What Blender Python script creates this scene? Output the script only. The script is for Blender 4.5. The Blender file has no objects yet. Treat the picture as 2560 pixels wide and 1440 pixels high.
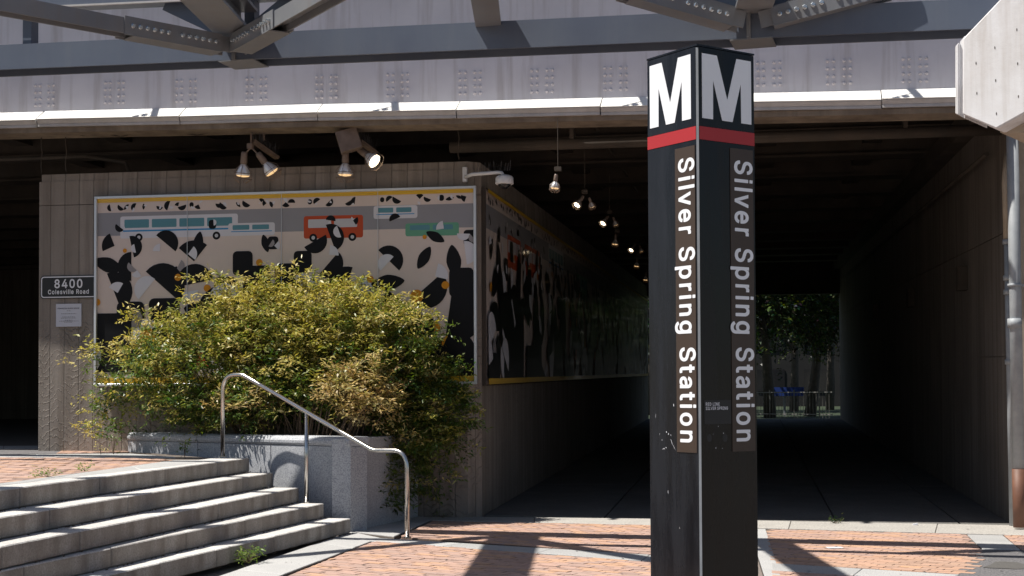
import bpy, math, random
import numpy as np
from mathutils import Vector, Matrix
from mathutils.geometry import delaunay_2d_cdt
R = math.radians
S = bpy.context.scene
COL = S.collection
rnd = random.Random(7)

# ------------------------------------------------------------------ camera
# world: X runs along the front of the bridge, Y runs into the underpass, Z is up (metres)
YAW, PITCH, ROLL, SHIFT = R(9.4), R(1.5), R(0.25), 172.0 / 2560
FPX = 3556.0
EYE = Vector((0, 0, 1.6))
_F = Vector((-math.sin(YAW) * math.cos(PITCH), math.cos(YAW) * math.cos(PITCH), math.sin(PITCH)))
_R0 = Vector((math.cos(YAW), math.sin(YAW), 0))
_U0 = _R0.cross(_F)
_R = _R0 * math.cos(ROLL) - _U0 * math.sin(ROLL)
_U = _U0 * math.cos(ROLL) + _R0 * math.sin(ROLL)
FWD = Vector((-math.sin(YAW), math.cos(YAW), 0))      # level forward
SIDE = Vector((math.cos(YAW), math.sin(YAW), 0))      # level right
cd = bpy.data.cameras.new('camera'); cam = bpy.data.objects.new('camera', cd); COL.objects.link(cam)
cd.lens = 50.0; cd.sensor_width = 36.0 * 3555.56 / FPX; cd.shift_y = SHIFT
cd.clip_start = 0.1; cd.clip_end = 2000
m = Matrix((_R, _U, -_F)).transposed().to_4x4(); m.translation = EYE
cam.matrix_world = m
S.camera = cam

# ------------------------------------------------------------------ sky, sun, exposure
SUNV = Vector((-0.513, -0.170, 1.0)).normalized()
wd = bpy.data.worlds.new('World'); S.world = wd; wd.use_nodes = True
nt = wd.node_tree
sky = nt.nodes.new('ShaderNodeTexSky'); sky.sky_type = 'NISHITA'; sky.sun_disc = False
sky.sun_elevation = math.asin(SUNV.z); sky.sun_rotation = math.atan2(SUNV.x, SUNV.y)
bg = nt.nodes['Background']; bg.inputs[1].default_value = 0.060
nt.links.new(sky.outputs[0], bg.inputs[0])
ld = bpy.data.lights.new('sun', 'SUN'); ld.energy = 5.0; ld.angle = R(0.55); ld.color = (1.0, 0.955, 0.88)
sun = bpy.data.objects.new('sun', ld); COL.objects.link(sun)
sun.rotation_euler = SUNV.to_track_quat('Z', 'Y').to_euler()
S.view_settings.view_transform = 'Standard'; S.view_settings.look = 'None'
S.view_settings.exposure = 0.5; S.view_settings.gamma = 1.0
S.view_settings.use_curve_mapping = False
S.render.engine = 'CYCLES'
S.cycles.use_denoising = True
S.cycles.max_bounces = 8; S.cycles.diffuse_bounces = 5

# ------------------------------------------------------------------ photo point -> place in the world (a real plane each time)
def ray(px, py):
    return _F + _R * ((px - 1280) / FPX) + _U * ((720 - py) / FPX + SHIFT * 2560 / FPX)
def hit(px, py, n, c):
    d = ray(px, py); n = Vector(n)
    return EYE + d * ((c - n.dot(EYE)) / n.dot(d))
def G(px, py, z=0.0): return hit(px, py, (0, 0, 1), z)
def PY(px, py, y): return hit(px, py, (0, 1, 0), y)
def PX(px, py, x): return hit(px, py, (1, 0, 0), x)
def PD(px, py, d): return hit(px, py, FWD, d)

# ------------------------------------------------------------------ materials
def new_mat(name):
    m = bpy.data.materials.new(name); m.use_nodes = True
    return m, m.node_tree, m.node_tree.nodes['Principled BSDF']
def N(nt, t, **kw):
    n = nt.nodes.new(t)
    for k, v in kw.items():
        if k.startswith('i_'):
            key = k[2:]
            n.inputs[int(key) if key.isdigit() else key.replace('_', ' ')].default_value = v
        else: setattr(n, k, v)
    return n
def col4(c): return (c[0], c[1], c[2], 1)
def mixc(nt, fac, a, b, mode='MIX'):
    n = nt.nodes.new('ShaderNodeMix'); n.data_type = 'RGBA'; n.blend_type = mode
    for sock, v in ((n.inputs[0], fac), (n.inputs[6], a), (n.inputs[7], b)):
        if hasattr(v, 'is_output'): nt.links.new(v, sock)
        elif isinstance(v, (int, float)): sock.default_value = v
        else: sock.default_value = col4(v)
    return n.outputs[2]
def ramp(nt, src, p0, p1, lo=0.0, hi=1.0):
    n = nt.nodes.new('ShaderNodeMapRange'); n.inputs[1].default_value = p0; n.inputs[2].default_value = p1
    n.inputs[3].default_value = lo; n.inputs[4].default_value = hi
    nt.links.new(src, n.inputs[0]); return n.outputs[0]
def mth(nt, op, a, b=0.0):
    n = nt.nodes.new('ShaderNodeMath'); n.operation = op
    for i, v in enumerate((a, b)):
        if hasattr(v, 'is_output'): nt.links.new(v, n.inputs[i])
        else: n.inputs[i].default_value = v
    return n.outputs[0]
def noise(nt, vec, scale, detail=4, rough=0.55, sc=None):
    if sc:
        mp = nt.nodes.new('ShaderNodeMapping'); mp.inputs[3].default_value = sc
        nt.links.new(vec, mp.inputs[0]); vec = mp.outputs[0]
    n = nt.nodes.new('ShaderNodeTexNoise'); n.inputs['Scale'].default_value = scale
    n.inputs['Detail'].default_value = detail; n.inputs['Roughness'].default_value = rough
    nt.links.new(vec, n.inputs['Vector']); return n.outputs['Fac']
def bump(nt, b, h, strength, dist, prev=None):
    n = nt.nodes.new('ShaderNodeBump'); n.inputs['Strength'].default_value = strength
    n.inputs['Distance'].default_value = dist; nt.links.new(h, n.inputs['Height'])
    if prev: nt.links.new(prev, n.inputs['Normal'])
    nt.links.new(n.outputs[0], b.inputs['Normal']); return n.outputs[0]
def mottled(name, c1, c2, scale=3, rough=0.8, speck=None, streak=0.0, bmp=0.3, metal=0.0, fine=60, per_obj=0.0, streakc=(0.05, 0.045, 0.04), riser=0.0):
    m, nt, b = new_mat(name)
    tc = N(nt, 'ShaderNodeTexCoord'); v = tc.outputs['Object']
    f = ramp(nt, noise(nt, v, scale, 6, 0.6), 0.32, 0.68)
    c = mixc(nt, f, c1, c2)
    if streak:
        s = noise(nt, v, 7, 5, 0.6, (1, 1, 0.07))
        s = ramp(nt, s, 0.5, 0.75, 0, streak)
        c = mixc(nt, s, c, streakc)
    fn = noise(nt, v, fine, 3, 0.7)
    if speck is not None:
        c = mixc(nt, ramp(nt, fn, 0.42, 0.62, 0, 1), c, speck)
    if per_obj:
        oi = N(nt, 'ShaderNodeObjectInfo')
        hs = N(nt, 'ShaderNodeHueSaturation'); nt.links.new(ramp(nt, oi.outputs['Random'], 0, 1, 1 - per_obj, 1 + per_obj), hs.inputs['Value'])
        nt.links.new(c, hs.inputs['Color']); c = hs.outputs[0]
    nt.links.new(c, b.inputs['Base Color'])
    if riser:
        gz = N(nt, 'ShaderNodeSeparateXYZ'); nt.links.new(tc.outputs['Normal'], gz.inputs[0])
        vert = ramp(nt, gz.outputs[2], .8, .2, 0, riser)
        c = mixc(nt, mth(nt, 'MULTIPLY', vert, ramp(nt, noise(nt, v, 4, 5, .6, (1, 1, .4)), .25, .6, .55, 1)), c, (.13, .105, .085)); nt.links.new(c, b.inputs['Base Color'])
    b.inputs['Roughness'].default_value = rough; b.inputs['Metallic'].default_value = metal
    if bmp: bump(nt, b, fn, bmp, 0.004)
    return m
def plain(name, c, rough=0.5, metal=0.0, emit=None, es=0.0, coat=0.0):
    m, nt, b = new_mat(name)
    b.inputs['Base Color'].default_value = col4(c); b.inputs['Roughness'].default_value = rough
    b.inputs['Metallic'].default_value = metal; b.inputs['Coat Weight'].default_value = coat
    b.inputs['Coat Roughness'].default_value = 0.05
    if emit: b.inputs['Emission Color'].default_value = col4(emit); b.inputs['Emission Strength'].default_value = es
    return m
def attr_mat(name, rough=0.85, fine=40, bmp=0.4, var=0.25):
    m, nt, b = new_mat(name)
    a = N(nt, 'ShaderNodeObjectInfo'); v = N(nt, 'ShaderNodeTexCoord').outputs['Object']
    c = mixc(nt, ramp(nt, noise(nt, v, 9, 5), .3, .7, 0, var), a.outputs['Color'], (0.30, 0.235, 0.19))
    g = N(nt, 'ShaderNodeNewGeometry')
    nt.links.new(c, b.inputs['Base Color']); b.inputs['Roughness'].default_value = rough
    bump(nt, b, noise(nt, v, fine, 3, .7), bmp, .003)
    return m
def board_concrete(name, base, dark, board=0.21, chevron=False):
    m, nt, b = new_mat(name)
    tc = N(nt, 'ShaderNodeTexCoord'); v = tc.outputs['Object']
    sp = N(nt, 'ShaderNodeSeparateXYZ'); nt.links.new(v, sp.inputs[0])
    gn = N(nt, 'ShaderNodeSeparateXYZ'); nt.links.new(tc.outputs['Normal'], gn.inputs[0])
    ax = mth(nt, 'ABSOLUTE', gn.outputs[0]); ay = mth(nt, 'ABSOLUTE', gn.outputs[1])
    h = mth(nt, 'ADD', mth(nt, 'MULTIPLY', sp.outputs[0], ay), mth(nt, 'MULTIPLY', sp.outputs[1], ax))
    q = mth(nt, 'DIVIDE', mth(nt, 'ADD', h, 100.0), board)
    fr = mth(nt, 'FRACT', q); fl = mth(nt, 'FLOOR', q)
    wn = N(nt, 'ShaderNodeTexWhiteNoise'); wn.noise_dimensions = '1D'; nt.links.new(fl, wn.inputs['W'])
    edge = ramp(nt, mth(nt, 'ABSOLUTE', mth(nt, 'SUBTRACT', fr, 0.5)), 0.455, 0.5)
    big = ramp(nt, noise(nt, v, 0.9, 6, .65), .3, .7)
    fn = noise(nt, v, 45, 3, .7)
    strk = ramp(nt, noise(nt, v, 5, 6, .65, (1, 1, .06)), .46, .70, 0, .85)
    c = mixc(nt, big, base, tuple(x * .72 for x in base))
    c = mixc(nt, ramp(nt, wn.outputs[0], 0, 1, 0, .35), c, dark)
    c = mixc(nt, strk, c, dark)
    c = mixc(nt, mth(nt, 'MULTIPLY', edge, ramp(nt, noise(nt, v, .7, 3), .35, .65, .12, .5)), c, tuple(x * .5 for x in dark))
    c = mixc(nt, ramp(nt, fn, .55, .7, 0, .35), c, dark)
    nt.links.new(c, b.inputs['Base Color']); b.inputs['Roughness'].default_value = .9
    hgt = mth(nt, 'ADD', mth(nt, 'MULTIPLY', edge, -1.5), mth(nt, 'MULTIPLY', fn, .35))
    hgt = mth(nt, 'ADD', hgt, mth(nt, 'MULTIPLY', wn.outputs[0], 0.9))
    if chevron:
        zz = mth(nt, 'PINGPONG', mth(nt, 'ADD', mth(nt, 'MULTIPLY', q, .5), mth(nt, 'MULTIPLY', noise(nt, v, .8, 3), .5)), 0.5)
        wv = mth(nt, 'ADD', mth(nt, 'MULTIPLY', sp.outputs[2], 9.0), mth(nt, 'MULTIPLY', zz, 3.2))
        wv = mth(nt, 'ADD', wv, mth(nt, 'MULTIPLY', noise(nt, v, 2.2, 5, .7), 5.0))
        w2 = ramp(nt, mth(nt, 'PINGPONG', wv, .5), .36, .5)
        low = ramp(nt, sp.outputs[2], 2.75, 2.5)
        hgt = mth(nt, 'ADD', hgt, mth(nt, 'MULTIPLY', mth(nt, 'MULTIPLY', w2, low), mth(nt, 'MULTIPLY', ramp(nt, noise(nt, v, 2.3, 4), .4, .65), 2.2)))
    bump(nt, b, hgt, 1.0, .006)
    return m

M = {}
M['granite'] = mottled('granite', (.50, .49, .475), (.42, .415, .405), 2.2, .75, speck=(.30, .30, .30), fine=75, bmp=.15, per_obj=.10)
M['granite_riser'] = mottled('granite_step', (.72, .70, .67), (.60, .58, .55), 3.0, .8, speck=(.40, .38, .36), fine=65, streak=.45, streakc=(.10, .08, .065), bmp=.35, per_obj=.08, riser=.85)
M['granite_planter'] = mottled('granite_planter', (.52, .53, .55), (.43, .44, .46), 2.2, .75, speck=(.24, .25, .28), fine=70, bmp=.15, per_obj=.06)
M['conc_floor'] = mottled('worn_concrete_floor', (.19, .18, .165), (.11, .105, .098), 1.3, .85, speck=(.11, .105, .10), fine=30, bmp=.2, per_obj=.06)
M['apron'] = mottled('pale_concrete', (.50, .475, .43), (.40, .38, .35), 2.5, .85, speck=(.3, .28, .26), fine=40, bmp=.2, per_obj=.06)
M['brick'] = attr_mat('clay_paver')
M['mortar'] = mottled('joint_sand', (.16, .13, .11), (.10, .085, .075), 12, .95)
M['plaza_far'] = mottled('far_paving', (.26, .21, .18), (.20, .17, .155), .8, .9, speck=(.16, .14, .13), fine=20)
M['asphalt'] = mottled('asphalt', (.11, .105, .11), (.075, .075, .08), 2, .9, speck=(.19, .18, .18), fine=55, bmp=.5)
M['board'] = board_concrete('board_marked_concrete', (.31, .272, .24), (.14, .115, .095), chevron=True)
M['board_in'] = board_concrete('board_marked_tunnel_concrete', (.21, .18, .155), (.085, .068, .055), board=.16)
M['cap_conc'] = mottled('pale_cast_concrete', (.78, .79, .82), (.62, .61, .61), 1.6, .85, streak=.55, streakc=(.42, .37, .33), fine=25, bmp=.35)
M['girder'] = mottled('pale_grey_girder_paint', (.70, .68, .715), (.60, .58, .615), 1.1, .55, streak=.6, streakc=(.34, .30, .285), bmp=.05, fine=20)
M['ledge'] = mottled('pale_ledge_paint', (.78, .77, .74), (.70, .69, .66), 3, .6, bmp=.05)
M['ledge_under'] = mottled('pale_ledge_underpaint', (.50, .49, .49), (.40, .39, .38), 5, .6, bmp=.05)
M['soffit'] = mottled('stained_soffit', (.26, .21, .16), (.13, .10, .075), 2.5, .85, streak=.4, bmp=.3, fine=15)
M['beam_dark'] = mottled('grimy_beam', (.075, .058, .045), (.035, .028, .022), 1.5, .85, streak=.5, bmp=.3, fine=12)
M['steel'] = mottled('blue_grey_steel_paint', (.088, .105, .145), (.11, .13, .17), 1.2, .38, streak=.12, streakc=(.2, .2, .2), bmp=.04, fine=25)
M['steel_warm'] = mottled('grey_brace_paint', (.155, .165, .185), (.20, .205, .215), 1.6, .36, streak=.2, streakc=(.20, .14, .08), bmp=.04, fine=25)
M['bolt'] = plain('bolt_steel', (.55, .58, .6), .25, .8)
M['stainless'] = mottled('brushed_stainless', (.60, .58, .55), (.50, .48, .46), 8, .24, metal=1.0, bmp=.1, fine=90)
M['galv'] = mottled('galvanised_pipe', (.27, .29, .31), (.36, .38, .40), 6, .6, metal=.1, bmp=.05, streak=.35, streakc=(.25, .22, .18))
M['rustpaint'] = mottled('brown_painted_pipe', (.17, .075, .045), (.12, .055, .035), 5, .6, bmp=.1)
M['tan'] = mottled('tan_pipe', (.42, .35, .27), (.34, .28, .21), 5, .6, bmp=.1)
M['alu'] = plain('aluminium_frame', (.62, .63, .66), .35, .6)
M['yellow'] = plain('print_yellow', (.62, .38, .02), .5, coat=.5)
M['black_sign'] = plain('sign_black', (.010, .010, .011), .5)
M['white_sign'] = plain('sign_white', (.72, .72, .76), .5)
M['white_letter'] = plain('reflective_white', (.83, .84, .87), .42)
M['plaque'] = plain('plaque_silver', (.50, .51, .58), .4)
M['plaque_ink'] = plain('plaque_ink', (.10, .10, .12), .5)
M['red'] = plain('band_red', (.40, .022, .027), .5)
M['brown_panel'] = plain('panel_brown', (.050, .032, .022), .5)
M['lamp_body'] = mottled('bronze_lamp_body', (.19, .14, .115), (.13, .095, .075), 9, .45, bmp=.1)
M['lamp_glass'] = plain('lamp_reflector', (.80, .80, .82), .2, .3)
M['lamp_lit'] = plain('lit_lamp_lens', (.9, .85, .75), .3, emit=(1, .80, .52), es=5.0)
M['lamp_dim'] = plain('dim_lamp_lens', (.9, .8, .6), .3, emit=(1, .62, .28), es=0.55)
M['white_plastic'] = plain('camera_housing', (.68, .68, .70), .4)
M['dark_glass'] = plain('dark_dome', (.02, .02, .022), .08)
M['spike'] = plain('spike_wire', (.10, .10, .11), .5, .5)
M['soil'] = mottled('planter_soil', (.06, .045, .03), (.03, .022, .016), 14, .95, bmp=.5)
M['stem'] = mottled('shrub_stem', (.14, .095, .06), (.09, .06, .04), 20, .85)
M['bark'] = mottled('tree_bark', (.11, .09, .075), (.06, .05, .042), 8, .9, bmp=.6, fine=25)
M['grass'] = mottled('grass', (.02, .035, .01), (.012, .022, .007), 2, .9, bmp=.5)
M['far_wall'] = mottled('far_building_wall', (.016, .015, .014), (.011, .010, .010), 1, .9)
M['blue_sign'] = plain('blue_sign_face', (.01, .04, .22), .6)
M['rail_white'] = plain('pale_fence_paint', (.15, .145, .135), .6)

M['gum'] = plain('gum_spot', (.08, .07, .065), .8)
def pylon_metal(name, tint, dust, dustw, rough):
    m, nt, b = new_mat(name)
    v = N(nt, 'ShaderNodeTexCoord').outputs['Object']
    s1 = ramp(nt, noise(nt, v, 7, 6, .65, (1, 1, .12)), .38, .75)
    s2 = ramp(nt, noise(nt, v, 60, 3, .8, (1, 1, .3)), .55, .8)
    c = mixc(nt, mth(nt, 'MULTIPLY', s1, dustw), tint, dust)
    c = mixc(nt, mth(nt, 'MULTIPLY', s2, dustw * .5), c, dust)
    nt.links.new(c, b.inputs['Base Color'])
    nt.links.new(ramp(nt, s1, 0, 1, rough, rough + .2), b.inputs['Roughness']); b.inputs['Specular IOR Level'].default_value = .3
    bump(nt, b, noise(nt, v, 3, 4, .5, (1, 1, .4)), .12, .01)
    return m
M['pylon'] = pylon_metal('pylon_black_enamel', (.007, .007, .009), (.034, .038, .048), .5, .2)

M['pylon_shade'] = pylon_metal('pylon_black_enamel_shade', (.005, .0045, .0045), (.016, .013, .011), .5, .2)  # darker copy of the enamel: the right face's shade put into its colour

def leaf_mat(name):
    m, nt, b = new_mat(name)
    a = N(nt, 'ShaderNodeAttribute'); a.attribute_name = 'leafcol'
    nt.links.new(a.outputs['Color'], b.inputs['Base Color']); b.inputs['Roughness'].default_value = .42
    tr = N(nt, 'ShaderNodeBsdfTranslucent'); hs = N(nt, 'ShaderNodeHueSaturation'); hs.inputs['Value'].default_value = 1.25
    hs.inputs['Saturation'].default_value = 1.15
    nt.links.new(a.outputs['Color'], hs.inputs['Color']); nt.links.new(hs.outputs[0], tr.inputs['Color'])
    mx = N(nt, 'ShaderNodeMixShader'); mx.inputs[0].default_value = .3
    nt.links.new(b.outputs[0], mx.inputs[1]); nt.links.new(tr.outputs[0], mx.inputs[2])
    nt.links.new(mx.outputs[0], nt.nodes['Material Output'].inputs[0])
    return m
M['leaf'] = leaf_mat('leaf')

# ------------------------------------------------------------------ mesh building
class MB:
    def __init__(s): s.v = []; s.f = []; s.mi = []; s.k = 0
    def add(s, vs, fs):
        o = len(s.v); s.v += [tuple(p) for p in vs]
        s.f += [tuple(i + o for i in f) for f in fs]; s.mi += [s.k] * len(fs); return s
    def hexa(s, b, t):                       # four bottom and four top corners
        n = len(b)
        return s.add(list(b) + list(t), [tuple(range(n))[::-1], tuple(range(n, 2 * n))] + [(i, (i + 1) % n, n + (i + 1) % n, n + i) for i in range(n)])
    def box(s, x0, x1, y0, y1, z0, z1):
        return s.hexa([(x0, y0, z0), (x1, y0, z0), (x1, y1, z0), (x0, y1, z0)], [(x0, y0, z1), (x1, y0, z1), (x1, y1, z1), (x0, y1, z1)])
    def prism(s, poly, z0, z1):
        return s.hexa([(p[0], p[1], z0 if not callable(z0) else z0(p)) for p in poly], [(p[0], p[1], z1 if not callable(z1) else z1(p)) for p in poly])
    def obox(s, c, ax, ay, az, hx, hy, hz):  # oriented box
        c = Vector(c); ax = Vector(ax).normalized() * hx; ay = Vector(ay).normalized() * hy; az = Vector(az).normalized() * hz
        q = [(-1, -1), (1, -1), (1, 1), (-1, 1)]
        return s.hexa([c + ax * a + ay * b - az for a, b in q], [c + ax * a + ay * b + az for a, b in q])
    def beam(s, p, q, w, h, up=(0, 0, 1)):
        p = Vector(p); q = Vector(q); d = (q - p); L = d.length; d.normalize()
        sd = d.cross(Vector(up)).normalized(); u = sd.cross(d)
        return s.obox((p + q) / 2, d, sd, u, L / 2, w / 2, h / 2)
    def extr(s, pts, dv):                    # a planar outline pushed along dv
        pts = [Vector(p) for p in pts]; dv = Vector(dv)
        return s.hexa(pts, [p + dv for p in pts])
    def tube(s, path, r, n=10, caps=True):
        path = [Vector(p) for p in path]; rr = r if hasattr(r, '__len__') else [r] * len(path)
        t0 = (path[1] - path[0]).normalized()
        u = t0.cross(Vector((0, 0, 1)));
        if u.length < .05: u = t0.cross(Vector((1, 0, 0)))
        u.normalize(); vs = []
        for i, p in enumerate(path):
            t = (path[min(i + 1, len(path) - 1)] - path[max(i - 1, 0)]).normalized()
            u = (u - t * u.dot(t)).normalized(); w = t.cross(u)
            for k in range(n):
                a = 2 * math.pi * k / n; vs.append(p + (u * math.cos(a) + w * math.sin(a)) * rr[i])
        fs = []
        for i in range(len(path) - 1):
            for k in range(n):
                fs.append((i * n + k, i * n + (k + 1) % n, (i + 1) * n + (k + 1) % n, (i + 1) * n + k))
        if caps: fs += [tuple(range(n))[::-1], tuple(range((len(path) - 1) * n, len(path) * n))]
        return s.add(vs, fs)
    def lathe(s, c, ax, prof, n=14):         # prof: (distance along axis, radius)
        c = Vector(c); ax = Vector(ax).normalized()
        return s.tube([c + ax * a for a, r in prof], [max(r, .0005) for a, r in prof], n)
    def build(s, name, mat, parent=None, smooth=False, bevel=0.0, org=None):
        me = bpy.data.meshes.new(name)
        o3 = Vector(org) if org is not None else (Vector(parent['_org']) if parent is not None else Vector((0, 0, 0)))
        v = [(a - o3.x, b - o3.y, c - o3.z) for a, b, c in s.v]
        me.from_pydata(v, [], s.f)
        mats = mat if isinstance(mat, (list, tuple)) else [mat]
        for q in mats: me.materials.append(M[q] if isinstance(q, str) else q)
        if len(mats) > 1: me.polygons.foreach_set('material_index', s.mi)
        if smooth: me.polygons.foreach_set('use_smooth', [len(f) <= 4 for f in s.f])
        me.update()
        return link(name, me, parent, o3, bevel)
def link(name, me, parent=None, o3=Vector((0, 0, 0)), bevel=0.0):
    o = bpy.data.objects.new(name, me); COL.objects.link(o)
    if parent is not None:
        o.parent = parent; o['_org'] = list(o3) if True else None
        po = Vector(parent['_org']); o.location = o3 - po
    else:
        o.location = o3; o['_org'] = list(o3)
    if bevel:
        b = o.modifiers.new('bevel', 'BEVEL'); b.width = bevel; b.segments = 1; b.limit_method = 'ANGLE'
    return o
def thing(name, loc, label, cat, group=None):
    o = bpy.data.objects.new(name, None); COL.objects.link(o); o.location = loc; o['_org'] = list(loc)
    o.empty_display_size = .2
    o['label'] = label; o['category'] = cat
    if group: o['group'] = group
    return o
def tag(o, label, cat, group=None):
    o['label'] = label; o['category'] = cat
    if group: o['group'] = group
    return o
def struct(o): o['kind'] = 'structure'; return o
def stuff(o): o['kind'] = 'stuff'; return o

def clip(poly, a, b):                        # keep the part of poly left of the line a->b
    out = []
    def sd(p): return (b[0] - a[0]) * (p[1] - a[1]) - (b[1] - a[1]) * (p[0] - a[0])
    for i in range(len(poly)):
        p, q = poly[i], poly[(i + 1) % len(poly)]; sp, sq = sd(p), sd(q)
        if sp >= 0: out.append(p)
        if (sp > 0 > sq) or (sp < 0 < sq):
            t = sp / (sp - sq); out.append((p[0] + (q[0] - p[0]) * t, p[1] + (q[1] - p[1]) * t))
    return out
def ccw(poly):
    a = sum(poly[i][0] * poly[(i + 1) % len(poly)][1] - poly[(i + 1) % len(poly)][0] * poly[i][1] for i in range(len(poly)))
    return poly if a > 0 else poly[::-1]
def area(poly):
    return abs(sum(poly[i][0] * poly[(i + 1) % len(poly)][1] - poly[(i + 1) % len(poly)][0] * poly[i][1] for i in range(len(poly)))) / 2
def xy(p): return (p[0], p[1])
def gp(pts, z=0.0): return [xy(G(a, b, z)) for a, b in pts]
def inpoly(p, poly):
    return all((poly[(i + 1) % len(poly)][0] - poly[i][0]) * (p[1] - poly[i][1]) - (poly[(i + 1) % len(poly)][1] - poly[i][1]) * (p[0] - poly[i][0]) >= 0 for i in range(len(poly)))
def lerp(a, b, t): return (a[0] + (b[0] - a[0]) * t, a[1] + (b[1] - a[1]) * t)
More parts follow.
